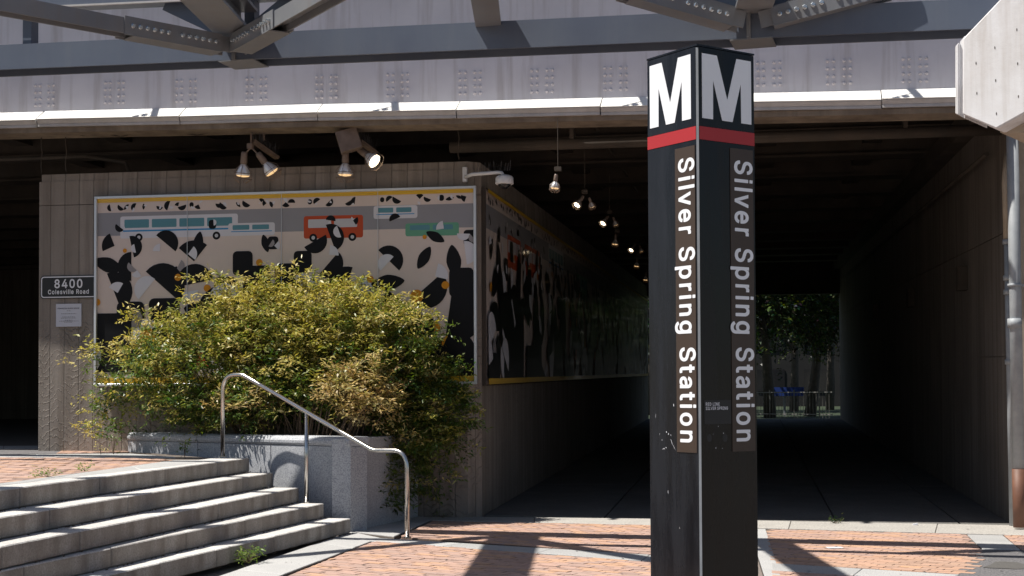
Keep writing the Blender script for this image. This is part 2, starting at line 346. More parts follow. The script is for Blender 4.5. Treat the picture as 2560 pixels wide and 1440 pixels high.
GLYPHS = {'0':(541,'188 -22 226 -26 271 -21 310 -7 344 17 367 42 390 78 407 121 419 176 424 234 421 312 412 367 397 415 375 456 346 490 310 515 268 531 226 535 180 529 142 514 108 490 81 460 63 430 46 385 35 334 29 273 32 194 41 139 57 92 79 50 107 18 142 -6 169 -18|214 70 194 76 177 88 161 106 149 128 138 161 131 197 128 238 129 286 134 326 141 359 153 388 166 410 183 426 200 436 220 441 238 440 258 434 276 422 292 404 305 379 315 349 321 313 325 269 324 224 320 184 312 151 301 122 288 100 273 84 255 74 235 69'),
'4':(541,'281 -19 351 -19 362 -6 362 86 421 86 432 99 432 170 420 182 362 182 362 323 353 336 341 337 274 337 263 323 263 182 137 180 249 366 336 517 312 528 247 528 233 523 22 165 21 98 33 86 263 86 263 -9'),
'8':(541,'181 -22 226 -26 264 -24 301 -15 335 -1 365 19 388 43 408 78 418 113 420 144 416 171 408 194 396 217 381 238 362 256 342 270 339 267 344 266 360 279 376 299 391 327 401 369 400 400 394 424 378 459 351 490 314 515 276 529 238 535 200 534 159 524 128 510 100 490 76 463 60 432 53 405 51 381 53 358 58 334 67 314 93 279 114 268 107 268 83 251 64 230 47 202 38 178 33 147 34 113 40 90 47 70 59 50 72 34 91 16 129 -7 152 -15|201 70 170 80 154 91 145 102 139 113 135 128 134 145 137 160 143 174 151 186 162 196 177 206 192 211 210 215 249 214 264 210 279 203 293 193 305 180 313 165 317 151 318 134 315 119 309 105 303 96 291 86 277 77 242 69|201 312 191 315 176 323 167 331 160 343 155 354 152 368 153 386 155 397 168 419 185 432 199 437 214 440 248 438 263 434 277 426 285 419 292 409 298 395 300 380 299 365 296 351 291 340 283 330 262 316 236 310'),
'C':(598,'267 -26 312 -22 356 -10 390 6 420 28 448 57 469 90 484 124 493 165 480 179 397 179 378 133 364 113 339 92 314 80 289 74 257 72 235 76 210 84 185 99 166 116 147 144 137 166 127 199 122 238 123 282 128 311 141 354 160 385 185 410 220 429 258 437 292 435 329 423 356 405 376 380 397 329 491 329 481 393 458 438 428 474 390 503 345 522 297 533 248 534 200 526 170 516 140 500 114 481 90 457 70 431 53 402 39 369 29 335 21 273 21 233 26 193 39 138 52 108 69 78 102 38 125 19 155 0 185 -13 215 -21'),
'D':(590,'59 -19 239 -19 298 -10 342 5 376 24 402 45 431 78 451 112 470 162 479 215 480 277 473 332 457 383 434 428 406 461 379 484 350 501 316 515 282 523 225 528 45 528 41 -10|144 77 144 433 233 433 270 428 292 421 307 413 336 391 353 369 365 344 375 308 379 272 379 228 375 199 365 166 351 138 339 122 317 103 298 92 279 85 256 79 230 76'),
'E':(507,'59 -19 380 -19 394 -8 394 61 382 76 144 77 144 209 367 211 374 228 374 262 374 301 145 305 145 433 375 433 391 443 391 509 386 527 60 528 41 521 41 -10'),
'G':(608,'224 -22 252 -26 285 -26 315 -22 345 -15 371 -5 398 9 434 38 451 57 468 83 481 109 490 136 497 184 497 258 491 274 271 274 264 258 264 184 392 180 391 163 384 142 372 120 355 102 337 88 315 79 286 73 258 72 229 77 204 87 188 96 173 109 148 143 130 186 123 225 123 282 134 334 152 373 166 392 178 404 204 422 235 434 267 437 295 434 327 423 352 405 375 376 398 330 480 330 495 345 485 382 473 412 455 442 435 466 409 488 382 506 353 520 315 530 278 535 245 534 211 529 170 516 140 501 114 482 89 457 69 431 52 402 38 368 28 332 23 295 21 255 23 215 29 175 38 142 52 108 68 79 88 53 110 30 140 8 167 -5 200 -17'),
'H':(605,'59 -19 133 -19 144 -6 144 215 135 213 372 212 373 -7 386 -19 459 -19 476 -9 476 513 461 528 387 528 373 519 372 308 144 308 144 521 125 528 45 528 41 -10'),
'I':(389,'30 -19 274 -19 288 -8 287 74 202 77 202 433 283 433 288 519 273 528 31 528 12 521 12 444 25 433 103 433 99 439 99 77 16 76 12 -9'),
'L':(481,'59 -19 366 -19 380 -8 380 61 368 76 144 77 144 283 144 521 125 528 45 528 41 -10'),
'N':(611,'59 -19 133 -19 144 -6 144 301 133 387 185 282 372 -12 385 -19 480 -18 482 509 477 527 395 528 380 518 389 125 366 182 150 523 136 528 45 528 41 -10'),
'O':(621,'267 -26 319 -21 364 -7 409 19 445 53 474 94 495 140 507 193 512 255 508 313 495 368 473 417 444 457 407 491 364 516 319 530 271 535 215 530 170 516 127 491 90 457 61 417 39 369 25 313 21 255 26 193 38 142 61 91 91 50 125 19 170 -7 215 -21|245 74 213 83 188 96 165 118 147 143 134 172 126 208 122 242 124 285 130 321 141 354 158 383 178 405 201 420 229 432 257 437 286 436 314 429 346 412 368 392 386 367 400 334 408 298 411 255 408 212 400 175 390 151 374 124 355 104 330 87 305 77 277 72'),
'P':(533,'59 -19 133 -19 144 -6 144 167 250 167 305 176 332 186 363 205 386 226 402 247 416 278 424 308 428 338 427 372 420 406 408 437 393 460 371 483 351 498 321 514 294 522 267 526 60 528 41 521 41 -10|144 262 145 433 257 431 284 424 302 412 312 401 319 386 324 368 325 346 323 324 319 309 311 295 301 283 284 271 256 263 231 261'),
'R':(537,'59 -19 133 -19 144 -6 144 183 136 179 236 178 341 -17 444 -18 446 6 340 200 362 212 388 234 407 262 420 293 427 327 428 364 423 398 412 433 393 463 370 487 351 501 328 512 294 522 267 526 60 528 41 521 41 -10|144 275 145 433 257 431 284 425 305 412 314 401 320 390 324 371 326 353 324 331 319 313 313 303 305 295 285 282 257 275'),
'S':(535,'176 -24 223 -28 267 -25 308 -15 342 -1 373 20 396 45 416 79 425 114 426 156 419 192 403 220 373 251 320 281 214 312 171 328 146 346 137 360 134 376 136 389 142 402 150 414 161 423 176 431 191 436 214 439 236 440 255 437 276 429 291 421 303 411 310 403 315 391 324 359 420 361 417 403 407 434 391 461 370 485 345 504 316 519 290 528 252 534 212 535 174 530 141 520 108 504 82 485 58 458 44 430 35 395 34 356 42 321 57 293 84 266 118 244 148 231 257 199 290 187 314 170 321 161 325 154 327 141 325 124 321 113 310 99 298 89 280 78 261 72 239 69 217 68 191 71 169 78 154 86 142 96 133 107 126 121 122 145 110 156 31 156 18 143 23 110 32 79 46 52 65 29 88 9 111 -4 143 -17'),
'U':(605,'259 -27 292 -25 322 -20 358 -8 382 4 405 20 427 41 448 67 461 94 472 132 476 162 476 518 459 528 385 528 374 515 374 171 370 149 363 128 346 103 322 85 294 75 256 71 217 76 202 82 186 91 172 103 162 115 148 146 143 178 143 508 137 527 53 528 41 516 41 158 48 117 62 83 84 49 110 22 143 -1 174 -14 215 -24'),
'V':(568,'199 -19 284 -19 295 -9 486 519 463 528 394 528 379 522 236 102 242 98 215 197 100 522 85 528 -5 527 187 -10'),
'a':(477,'123 -24 170 -28 216 -19 239 -9 256 3 263 18 261 -18 355 -17 356 250 353 291 346 314 336 335 313 364 277 387 231 400 179 403 126 393 84 374 49 343 30 314 17 283 97 255 112 258 132 288 146 299 170 309 194 312 218 309 238 301 248 290 256 271 256 253 256 253 254 251 240 247 142 234 98 223 75 213 52 199 35 183 24 165 14 137 11 106 16 71 27 43 44 19 66 -1 94 -16|158 65 130 73 122 79 116 86 113 93 111 103 112 113 115 123 124 132 140 141 169 148 228 156 256 162 256 130 247 103 232 86 212 73 185 65'),
'd':(512,'157 -23 206 -27 249 -19 288 5 300 17 306 26 294 43 295 -17 372 -19 391 -12 391 515 380 528 303 528 292 515 292 440 298 350 291 370 273 384 253 394 232 400 205 403 156 399 114 384 80 360 49 321 28 276 18 232 15 176 21 129 33 87 54 46 81 15 114 -8|181 69 167 74 152 85 140 98 130 117 120 146 116 171 115 201 119 230 125 252 134 271 146 286 161 299 172 305 190 310 211 311 226 309 243 302 258 292 270 278 280 262 287 240 292 211 293 181 290 152 284 129 274 107 264 92 252 81 238 72 220 67 199 66'),
'e':(492,'212 -27 242 -25 272 -20 291 -13 322 3 342 19 361 40 378 70 387 104 305 125 292 118 281 98 271 86 263 79 252 73 221 65 184 68 160 78 145 90 135 102 128 114 122 128 119 148 383 151 390 167 390 195 387 238 381 268 372 295 361 318 345 341 326 360 304 376 281 389 254 397 224 402 194 403 164 399 140 393 117 382 91 365 68 344 51 322 38 299 28 272 16 217 15 173 18 143 25 113 34 87 50 57 67 34 86 15 106 0 129 -12 156 -20 182 -25|113 240 117 232 119 242 131 270 149 291 169 304 196 310 226 309 247 302 264 287 274 274 281 259 288 235 288 240'),
'g':(513,'161 -166 197 -170 231 -169 264 -164 298 -154 325 -140 346 -124 366 -101 380 -73 388 -46 391 -12 391 391 372 398 295 396 294 338 302 353 289 372 268 387 245 397 217 402 187 403 160 400 137 393 102 377 71 351 45 314 26 271 18 236 15 206 16 162 21 132 29 102 43 72 60 47 84 24 114 4 145 -8 183 -14 221 -13 249 -6 276 8 300 27 299 37 292 -7 289 -32 279 -51 269 -61 258 -68 243 -73 218 -78 192 -77 171 -74 144 -60 107 -19 29 -60 38 -84 50 -103 80 -133 119 -155|184 80 166 86 151 95 140 107 129 125 121 144 116 169 115 201 118 227 123 246 133 268 143 283 158 298 169 304 184 309 205 311 223 309 244 302 258 292 270 280 280 262 288 237 292 211 293 182 290 156 284 134 276 115 267 103 255 92 241 84 227 80 205 78'),
'i':(255,'52 -19 116 -19 133 -9 133 384 118 398 44 398 34 382 34 -10|52 436 130 436 133 517 118 531 38 531 34 446'),
'l':(226,'52 -19 116 -19 133 -9 133 517 118 531 44 531 34 515 34 -10'),
'n':(498,'50 -19 116 -19 133 -9 133 226 135 249 141 270 150 284 163 296 180 305 211 310 225 309 239 305 250 299 258 292 271 270 276 253 277 237 277 1 283 -18 362 -19 375 -9 376 115 376 252 372 286 366 309 357 332 344 352 329 368 305 385 277 397 239 403 204 402 174 394 150 383 125 364 122 357 131 342 130 396 44 398 34 382 34 -3'),
'o':(503,'167 -23 205 -27 246 -24 284 -13 311 1 338 23 363 53 383 91 394 128 400 173 397 232 387 273 370 310 346 345 319 369 288 387 250 399 209 403 167 399 133 389 106 375 77 352 52 322 33 288 21 247 15 202 16 158 25 113 39 76 61 42 94 9 129 -12|196 66 178 69 161 78 145 93 132 111 124 129 118 155 115 181 116 210 121 236 129 258 139 277 152 291 167 302 181 307 199 311 221 310 238 306 253 299 268 287 280 271 289 252 297 223 300 197 299 168 295 145 289 123 280 105 268 89 253 77 235 69 214 65'),
'p':(512,'52 -162 116 -162 133 -152 127 27 133 8 169 -15 200 -25 243 -27 288 -17 323 0 353 25 380 62 393 89 404 130 409 174 408 218 403 252 392 289 375 323 355 350 324 377 292 392 254 402 216 403 185 399 157 387 129 366 120 353 131 337 130 397 35 397 34 -153|205 67 188 72 174 80 159 94 147 112 139 134 134 159 132 189 133 215 138 241 146 263 156 280 167 293 179 301 193 307 211 311 233 310 247 307 265 299 281 284 293 266 301 247 307 222 309 189 307 163 303 140 296 118 286 100 273 86 259 75 244 69 227 66'),
'r':(347,'52 -19 116 -19 133 -9 133 240 136 258 142 274 157 290 177 302 200 307 245 303 262 313 262 398 196 403 166 396 142 383 122 367 120 363 131 347 130 395 70 398 38 398 34 -10'),
's':(453,'139 -23 179 -27 216 -25 250 -18 277 -7 304 11 324 31 341 59 349 87 350 119 343 147 331 170 311 192 291 206 261 220 150 250 137 258 130 267 129 281 130 287 134 294 151 306 174 313 201 313 224 306 237 293 259 256 328 271 345 282 337 312 327 332 314 351 297 368 262 389 235 398 212 402 178 403 145 399 118 392 91 379 68 363 50 343 36 319 30 295 28 263 35 231 48 207 68 186 92 171 118 159 229 130 242 121 247 112 249 106 248 98 241 85 233 78 222 72 195 65 161 66 138 74 123 88 103 128 18 108 19 83 28 55 41 34 57 16 76 1 96 -11'),
't':(315,'131 -19 155 -23 189 -22 219 -16 233 -2 217 72 170 69 157 71 150 75 147 83 145 311 138 308 213 308 223 324 223 381 214 398 146 398 145 437 145 486 60 490 47 480 46 399 -9 398 -13 324 -2 308 43 308 46 93 50 59 59 34 79 7 106 -11'),
'v':(477,'158 -19 232 -19 243 -9 392 380 377 398 304 398 290 393 206 162 188 103 195 97 191 141 99 392 86 398 37 398 -4 397 146 -10')}

# ------------------------------------------------------------------ main measures, all read off the photograph once
c0 = G(1200, 1293); X0, Y0 = c0.x, c0.y                 # near corner of the underpass's left wall
rw = G(2533, 1312); X1, YR = rw.x, rw.y                 # near corner of its right wall
XL = PY(97, 800, Y0).x                                  # left end of the mural wall
H = 0.17                                                # one stair riser
ZP = 5 * H                                              # upper plaza level
SL = 0.0225                                             # the underpass floor rises gently
ZW = PY(700, 418, Y0).z                                 # top of the mural wall
YEND = Y0 + 32.0
def zf(y): return max(0.0, (y - Y0)) * SL
print('X0 %.2f Y0 %.2f X1 %.2f YR %.2f XL %.2f ZW %.2f' % (X0, Y0, X1, YR, XL, ZW))

# ------------------------------------------------------------------ ground sheets
b = MB(); b.add([(-80, -60, -.05), (80, -60, -.05), (80, YEND + 1, -.05), (-80, YEND + 1, -.05)], [(0, 1, 2, 3)])
struct(b.build('ground', 'plaza_far'))
b = MB(); b.add([(-150, YEND + 1.002, zf(YEND) - .12), (150, YEND + 1.002, zf(YEND) - .12), (200, 400, zf(YEND) - .12), (-200, 400, zf(YEND) - .12)], [(0, 1, 2, 3)])
struct(b.build('lawn', 'grass'))

# ------------------------------------------------------------------ paving
u_ang = None
pa, pb = G(1029, 1344), G(2400, 1436)                   # the granite band across the plaza gives the bond direction
U = Vector((pb.x - pa.x, pb.y - pa.y, 0)).normalized(); V = Vector((-U.y, U.x, 0))
BR = [(.45, .29, .225), (.48, .31, .245), (.42, .285, .235), (.53, .325, .215), (.39, .265, .225), (.47, .305, .25), (.345, .23, .19), (.43, .295, .25)]
brick_me = {}
def brick_cells(poly, z, soft=None, u=U, v=V):
    poly = ccw(poly); us = [p[0] * u.x + p[1] * u.y for p in poly]; vs = [p[0] * v.x + p[1] * v.y for p in poly]
    out = []; L, W, g = .205, .1025, .0045
    for j in range(int(math.floor(min(vs) / W)), int(math.ceil(max(vs) / W))):
        off = (j % 2) * L / 2 + rnd.uniform(-.012, .012)
        for i in range(int(math.floor(min(us) / L)) - 1, int(math.ceil(max(us) / L)) + 1):
            a0, a1, b0, b1 = i * L + off + g, (i + 1) * L + off - g, j * W + g, (j + 1) * W - g
            q = [(u.x * a + v.x * c, u.y * a + v.y * c) for a, c in ((a0, b0), (a1, b0), (a1, b1), (a0, b1))]
            cx = (sum(p[0] for p in q) / 4, sum(p[1] for p in q) / 4)
            if soft is not None:
                if not inpoly(cx, ccw(soft)): continue
            for k in range(len(poly)):
                q = clip(q, poly[k], poly[(k + 1) % len(poly)])
                if len(q) < 3: break
            if len(q) < 3 or area(q) < .0012: continue
            out.append((q, cx))
    return out
def seen(cx, z):
    p = Vector((cx[0], cx[1], z)) - EYE; d = p.dot(_F)
    if d < .5: return None
    x = p.dot(_R) / d * FPX; y = (p.dot(_U) / d - SHIFT * 2560 / FPX) * FPX
    return (1280 + x, 720 - y, d)
def pave(name, poly, z, budget, bed='mortar', soft=None):
    s = MB(); s.prism(ccw(soft or poly), z - .075, z - .007)
    root = struct(s.build(name, bed))
    cells = brick_cells(poly, z, soft)
    def key(c):
        w = seen(c[1], z)
        if w is None or not (-30 < w[0] < 2590 and w[1] < 1450): return 1e9
        return w[2]
    cells.sort(key=key)
    rest = MB(); rc = []
    for n, (q, cx) in enumerate(cells):
        k = rnd.choice(BR); lv = rnd.gauss(0, .002); f = rnd.uniform(.86, 1.07)
        if n < budget and key((q, cx)) < 1e8:
            s = MB(); s.prism(q, z - .05, z + lv)
            o = s.build('brick', 'brick', root, org=(cx[0], cx[1], z)); o.color = (k[0] * f, k[1] * f, k[2] * f, 1)
        else:
            rest.k = n % 4; rest.prism(q, z - .05, z + lv)
    if rest.v:
        stuff(rest.build('brick_paving_rest', ['brk%d' % i for i in range(4)], root))
    return root
for i in range(4):
    k = BR[i]; M['brk%d' % i] = mottled('clay_paver_%s' % ('rose', 'pale', 'brown', 'orange')[i], k, tuple(x * .85 for x in k), 9, .85, bmp=.4, fine=40)

R1 = gp([(1003, 1340), (1082, 1302), (1627, 1313), (1872, 1319), (1886, 1403), (1029, 1344)])
R2 = gp([(935, 1353), (1887, 1424), (1917, 1690), (100, 1690)])
R3 = gp([(1915, 1322), (2415, 1335), (2455, 1376), (2480, 1440), (1927, 1407)])
R3s = gp([(1915, 1322), (2415, 1335), (2449, 1371), (2415, 1438), (1927, 1407)])
R4 = gp([(1929, 1426), (2335, 1453), (2335, 1690), (1965, 1690)])
R5 = gp([(2509, 1337), (2720, 1343), (2720, 1379), (2553, 1374)])
cl = ccw(R3)
for nm, P, bud in (('brick_paving', R1, 90), ('brick_paving', R2, 110), ('brick_paving', R4, 6), ('brick_paving', R5, 10)):
    pave(nm, P, 0.0, bud)
# the bricks that run out in teeth against the asphalt patch
s = MB(); s.prism(ccw(R3), -.075, -.007); rt = struct(s.build('brick_paving', 'mortar'))
cells = [c for c in brick_cells(R3, 0) if inpoly(c[1], ccw(R3s))]
cells.sort(key=lambda c: (seen(c[1], 0) or (0, 0, 99))[2])
rest = MB()
for n, (q, cx) in enumerate(cells):
    k = rnd.choice(BR); k = (k[0] * 1.06, k[1] * .98, k[2] * .84)
    if n < 90:
        s = MB(); s.prism(q, -.05, rnd.gauss(0, .0012)); o = s.build('brick', 'brick', rt, org=(cx[0], cx[1], 0)); o.color = (*k, 1)
    else: rest.k = n % 4; rest.prism(q, -.05, rnd.gauss(0, .0012))
if rest.v: stuff(rest.build('brick_paving_rest', ['brk%d' % i for i in range(4)], rt))
b = MB(); b.prism(ccw(gp([(2330, 1380), (2449, 1372), (2556, 1375), (2730, 1380), (2850, 1690), (2337, 1690), (2380, 1440)])), -.06, -.004)
struct(b.build('asphalt_patch', 'asphalt'))

def slab_run(name, a0, a1, b0, b1, ln, z0, z1, mat='granite', piece='granite_slab', gap=.004):
    """stones laid in a run between the lines a0-a1 and b0-b1"""
    Ltot = math.hypot(a1[0] - a0[0], a1[1] - a0[1]); n = max(1, round(Ltot / ln))
    s = MB(); s.prism(ccw([a0, a1, b1, b0]), z0 - .02, z1 - .012); root = struct(s.build(name, 'mortar'))
    for i in range(n):
        t0, t1 = i / n + gap / Ltot, (i + 1) / n - gap / Ltot
        q = ccw([lerp(a0, a1, t0), lerp(a0, a1, t1), lerp(b0, b1, t1), lerp(b0, b1, t0)])
        s = MB(); s.prism(q, z0, z1 + rnd.gauss(0, .001)); cx = (sum(p[0] for p in q) / 4, sum(p[1] for p in q) / 4, z1)
        s.build(piece, mat, root, org=cx, bevel=.004)
    return root
g2 = lambda a, b: xy(G(a, b))
slab_run('granite_band', g2(945, 1345), g2(1890, 1404), g2(893, 1350), g2(1890, 1423), 1.02, -.06, .002)
slab_run('granite_band', g2(1928, 1408), g2(2400, 1437), g2(1930, 1425), g2(2352, 1452), 1.02, -.06, .002)
slab_run('granite_band', g2(1873, 1321), g2(1992, 1690), g2(1914, 1322.5), g2(2033, 1690), 1.1, -.06, .0)
slab_run('granite_band', g2(2418, 1336), g2(2457, 1373), g2(2507, 1338), g2(2551, 1374), .9, -.06, .0)
ya = 1291
slab_run('concrete_apron', g2(1060, 1299), g2(1628, 1312.5), xy(PY(1052, 1291, Y0 - .0)) if 0 else xy(G(1052, 1290)), xy(G(1628, 1296.5)), 1.5, -.06, .0, 'apron', 'concrete_slab')
slab_run('concrete_apron', g2(1628.3, 1312.5), g2(2730, 1342), xy(G(1628.3, 1296.5)), xy(G(2730, 1316)), 1.5, -.06, .0, 'apron', 'concrete_slab')
slab_run('granite_border', g2(878, 1329), g2(100, 1590), g2(950, 1344), g2(300, 1590), 1.2, -.06, .0)
slab_run('granite_border', g2(878, 1329), g2(1050, 1288), g2(985, 1341), g2(1078, 1299), .8, -.06, .001)
b = MB(); b.prism(ccw(gp([(-900, 1690), (2000, 1690), (4200, 1690), (9000, 2300), (-6000, 2300)])), -.05, -.001)
struct(b.build('plaza_ground', 'plaza_far'))

# underpass floor: slabs with open joints running in
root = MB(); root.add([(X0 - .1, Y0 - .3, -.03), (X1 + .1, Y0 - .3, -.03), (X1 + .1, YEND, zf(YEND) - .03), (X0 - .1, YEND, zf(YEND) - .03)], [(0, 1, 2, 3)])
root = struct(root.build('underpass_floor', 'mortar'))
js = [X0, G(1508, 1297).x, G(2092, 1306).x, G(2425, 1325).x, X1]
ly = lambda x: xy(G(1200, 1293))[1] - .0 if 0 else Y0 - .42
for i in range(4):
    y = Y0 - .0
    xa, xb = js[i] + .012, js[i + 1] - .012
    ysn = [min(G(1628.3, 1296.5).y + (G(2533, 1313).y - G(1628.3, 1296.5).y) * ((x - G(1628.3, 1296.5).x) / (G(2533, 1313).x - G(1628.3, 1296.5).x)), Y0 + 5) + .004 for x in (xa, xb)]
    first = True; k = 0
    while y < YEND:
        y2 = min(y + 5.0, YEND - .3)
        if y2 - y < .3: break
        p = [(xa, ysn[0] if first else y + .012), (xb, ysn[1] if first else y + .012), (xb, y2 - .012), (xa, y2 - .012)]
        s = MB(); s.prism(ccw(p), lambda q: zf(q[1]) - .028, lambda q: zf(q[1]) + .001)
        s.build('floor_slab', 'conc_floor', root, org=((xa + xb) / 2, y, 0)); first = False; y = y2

# ------------------------------------------------------------------ stairs
NOS = [((0, 1225), (623, 1144.5)), ((0, 1294), (683, 1181)), ((0, 1367), (748, 1219)), ((0, 1427), (810, 1258)), ((258, 1440), (877, 1296))]
JPX = [[543, 412, 251, 50], [606, 475, 320, 124], [671, 547, 392, 200], [735, 612, 465, 280, 60], [803, 685, 541, 400]]
st = thing('granite_stairs', G(560, 1380), 'five broad grey granite steps climbing to the left plaza beside the planter', 'stairs')
ends = []
for i, ((ax_, ay_), (bx_, by_)) in enumerate(NOS):
    z = ZP - i * H; A = G(ax_, ay_, z); B = G(bx_, by_, z)
    ends.append((A, B))
    print('nosing', i, 'dir', round(math.degrees(math.atan2(A.y - B.y, A.x - B.x)), 1), 'end', [round(q, 2) for q in B])
dirs = [((e[0] - e[1]).xy.normalized()) for e in ends]
dm = sum((d for d in dirs), Vector((0, 0))) / 5; dm.normalize()
nb = Vector((dm.y, -dm.x));                                   # towards the higher steps
if nb.dot(ends[0][1].xy - ends[4][1].xy) < 0: nb = -nb
# planter outline
PA = G(877, 1330); PB = PY(320, 1100, Y0 - .12)
PB = Vector((PB.x, PB.y, 0)); PC = G(1052, 1289)
pdir = (PB - PA).normalized(); pn = Vector((pdir.y, -pdir.x, 0));
if pn.dot(EYE - PA) < 0: pn = -pn                              # outward normal of the long face
def planter_line_hit(o, d):                                    # where a nosing meets the planter face
    # o + d*t on line PA + pdir*s
    den = d.x * (-pdir.y) + pdir.x * d.y
    t = ((PA.x - o.x) * (-pdir.y) + pdir.x * (PA.y - o.y)) / den
    return Vector((o.x + d.x * t, o.y + d.y * t))
for i in range(5):
    z = ZP - i * H; A, B = ends[i]; d = dirs[i]
    # the stones of this step, cut at the joints seen in the photo and carried on towards the viewer's left
    cuts = [0.0]
    for jx in JPX[i]:
        (ax_, ay_), (bx_, by_) = NOS[i]; t = (jx - bx_) / (ax_ - bx_); p = G(jx, by_ + (ay_ - by_) * t, z)
        cuts.append((p.xy - B.xy).length)
    while cuts[-1] < 9.5: cuts.append(cuts[-1] + rnd.uniform(1.1, 1.5))
    depth = .50 if i else .42
    step = link('step', None, None) if 0 else None
    so = MB(); o_ = B.xy - d * .5
    # hidden core under the stones
    c0_, c1_ = B.xy + d * .02 + nb * .03, B.xy + d * cuts[-1] + nb * .03
    so.prism(ccw([tuple(c0_), tuple(c1_), tuple(c1_ + nb * (depth - .05)), tuple(c0_ + nb * (depth - .05))]), z - H + .004, z - .012)
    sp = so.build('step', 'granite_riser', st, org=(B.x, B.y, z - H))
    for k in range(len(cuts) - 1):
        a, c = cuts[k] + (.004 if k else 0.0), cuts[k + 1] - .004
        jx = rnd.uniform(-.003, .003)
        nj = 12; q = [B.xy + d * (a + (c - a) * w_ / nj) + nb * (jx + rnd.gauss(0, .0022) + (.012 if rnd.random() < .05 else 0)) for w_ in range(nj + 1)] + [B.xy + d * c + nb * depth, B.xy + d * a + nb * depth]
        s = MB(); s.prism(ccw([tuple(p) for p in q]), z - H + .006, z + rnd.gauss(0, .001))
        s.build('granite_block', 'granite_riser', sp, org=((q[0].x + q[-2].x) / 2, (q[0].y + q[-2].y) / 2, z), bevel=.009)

# ------------------------------------------------------------------ upper plaza
b = MB(); A, B = ends[0]
e0 = B.xy + nb * .40; e1 = B.xy + dirs[0] * 14 + nb * .40
b.prism(ccw([tuple(e0), tuple(e1), (-40, e1.y), (-40, Y0 + 27), (XL - .02, Y0 + 27), (XL - .02, Y0 + .02), (PC.x - .4, Y0 + .02), (PB.x + .4, PB.y - .2), ]), -.04, ZP - .012)
struct(b.build('upper_plaza', 'mortar'))
uz = lambda pts: [xy(G(a, c, ZP)) for a, c in pts]
U2 = U
pave('brick_paving', uz([(-150, 1143), (330, 1145), (436, 1150), (300, 1169), (0, 1209), (-150, 1229)]), ZP + .0, 50)
pave('brick_paving', uz([(165, 1120.5), (322, 1119.5), (322, 1131), (140, 1133.5)]), ZP + .0, 10)
b = MB(); b.prism(ccw(uz([(-250, 1123), (164, 1120.5), (139, 1133.5), (-250, 1138)])), ZP - .05, ZP - .003); struct(b.build('asphalt_patch', 'asphalt'))
up = lambda a, c: xy(G(a, c, ZP))
slab_run('granite_band', up(-150, 1116.5), up(322, 1112.5), up(-150, 1122.5), up(322, 1119), 1.0, ZP - .05, ZP + .002)
slab_run('granite_band', up(-150, 1138.5), up(322, 1134), up(-150, 1142.5), up(440, 1143.5), 1.0, ZP - .05, ZP + .002)
slab_run('granite_band', up(436, 1150.5), up(-150, 1229.5), up(560, 1150), tuple(B.xy + dirs[0] * 9 + nb * .425), 1.3, ZP - .05, ZP + .001)

# ------------------------------------------------------------------ planter
zt = PD(877, 1093, (PA - EYE).dot(FWD)).z
pl = thing('stone_planter', (PA + PB) / 2, 'long grey granite planter box with rounded coping under the mural', 'planter')
Lp = (PB - PA).length
zc = zt - .11                                               # seam below the coping
inn = -pn
capj = [0.0]
for jx in (677, 494):
    q = hit(jx, 1085, pn, pn.dot(PA)); capj.append((q - PA).dot(pdir))
capj.append(Lp)
for k in range(3):
    a, c = capj[k] + .004, capj[k + 1] - .004
    p0, p1 = PA + pdir * a, PA + pdir * c
    s = MB(); s.hexa([p0 - Vector((0, 0, .02)), p1 - Vector((0, 0, .02)), p1 + inn * .28 - Vector((0, 0, .02)), p0 + inn * .28 - Vector((0, 0, .02))],
                     [Vector((p.x, p.y, zc - .003)) for p in (p0, p1, p1 + inn * .28, p0 + inn * .28)])
    s.build('wall_block', 'granite_planter', pl, bevel=.004)
    # coping with a rounded nose
    prof = [(.0, zc + .003), (-.018, zc + .03), (-.02, zc + .06), (0.0, zt - .022), (.03, zt - .004), (.07, zt), (.30, zt), (.30, zc + .003)]
    s = MB(); pts = [p0 + inn * o + Vector((0, 0, z)) for o, z in prof]
    s.extr(pts, p1 - p0); s.build('coping', 'granite_planter', pl)
# the end face running back to the mural wall
PCw = Vector((PC.x, Y0 - .01, 0)); ed = (PCw - PA).normalized(); en = Vector((ed.y, -ed.x, 0))
if en.dot(EYE - PA) < 0: en = -en
s = MB(); p0, p1 = PA + ed * .012 + en * .0, PCw
s.hexa([p0 - Vector((0, 0, .02)), p1 - Vector((0, 0, .02)), p1 - en * .25 - Vector((0, 0, .02)), p0 - en * .25 - Vector((0, 0, .02))], [Vector((p.x, p.y, zt - .02)) for p in (p0, p1, p1 - en * .25, p0 - en * .25)])
s.build('end_wall', 'granite_planter', pl, bevel=.006)
s = MB(); p1 = Vector((PB.x, Y0 - .01, 0)); s.prism(ccw([xy(PB), xy(p1), (p1.x + .2, p1.y), (PB.x + .25, PB.y + .05)]), ZP - .1, zt - .015)
s.build('end_wall', 'granite_planter', pl)
s = MB(); s.prism(ccw([xy(PA + inn * .27 + pdir * .2), xy(PB + inn * .27), (PB.x + .1, Y0 - .005), (PC.x - .2, Y0 - .005)]), 0, zt - .09)
s.build('soil', 'soil', pl)

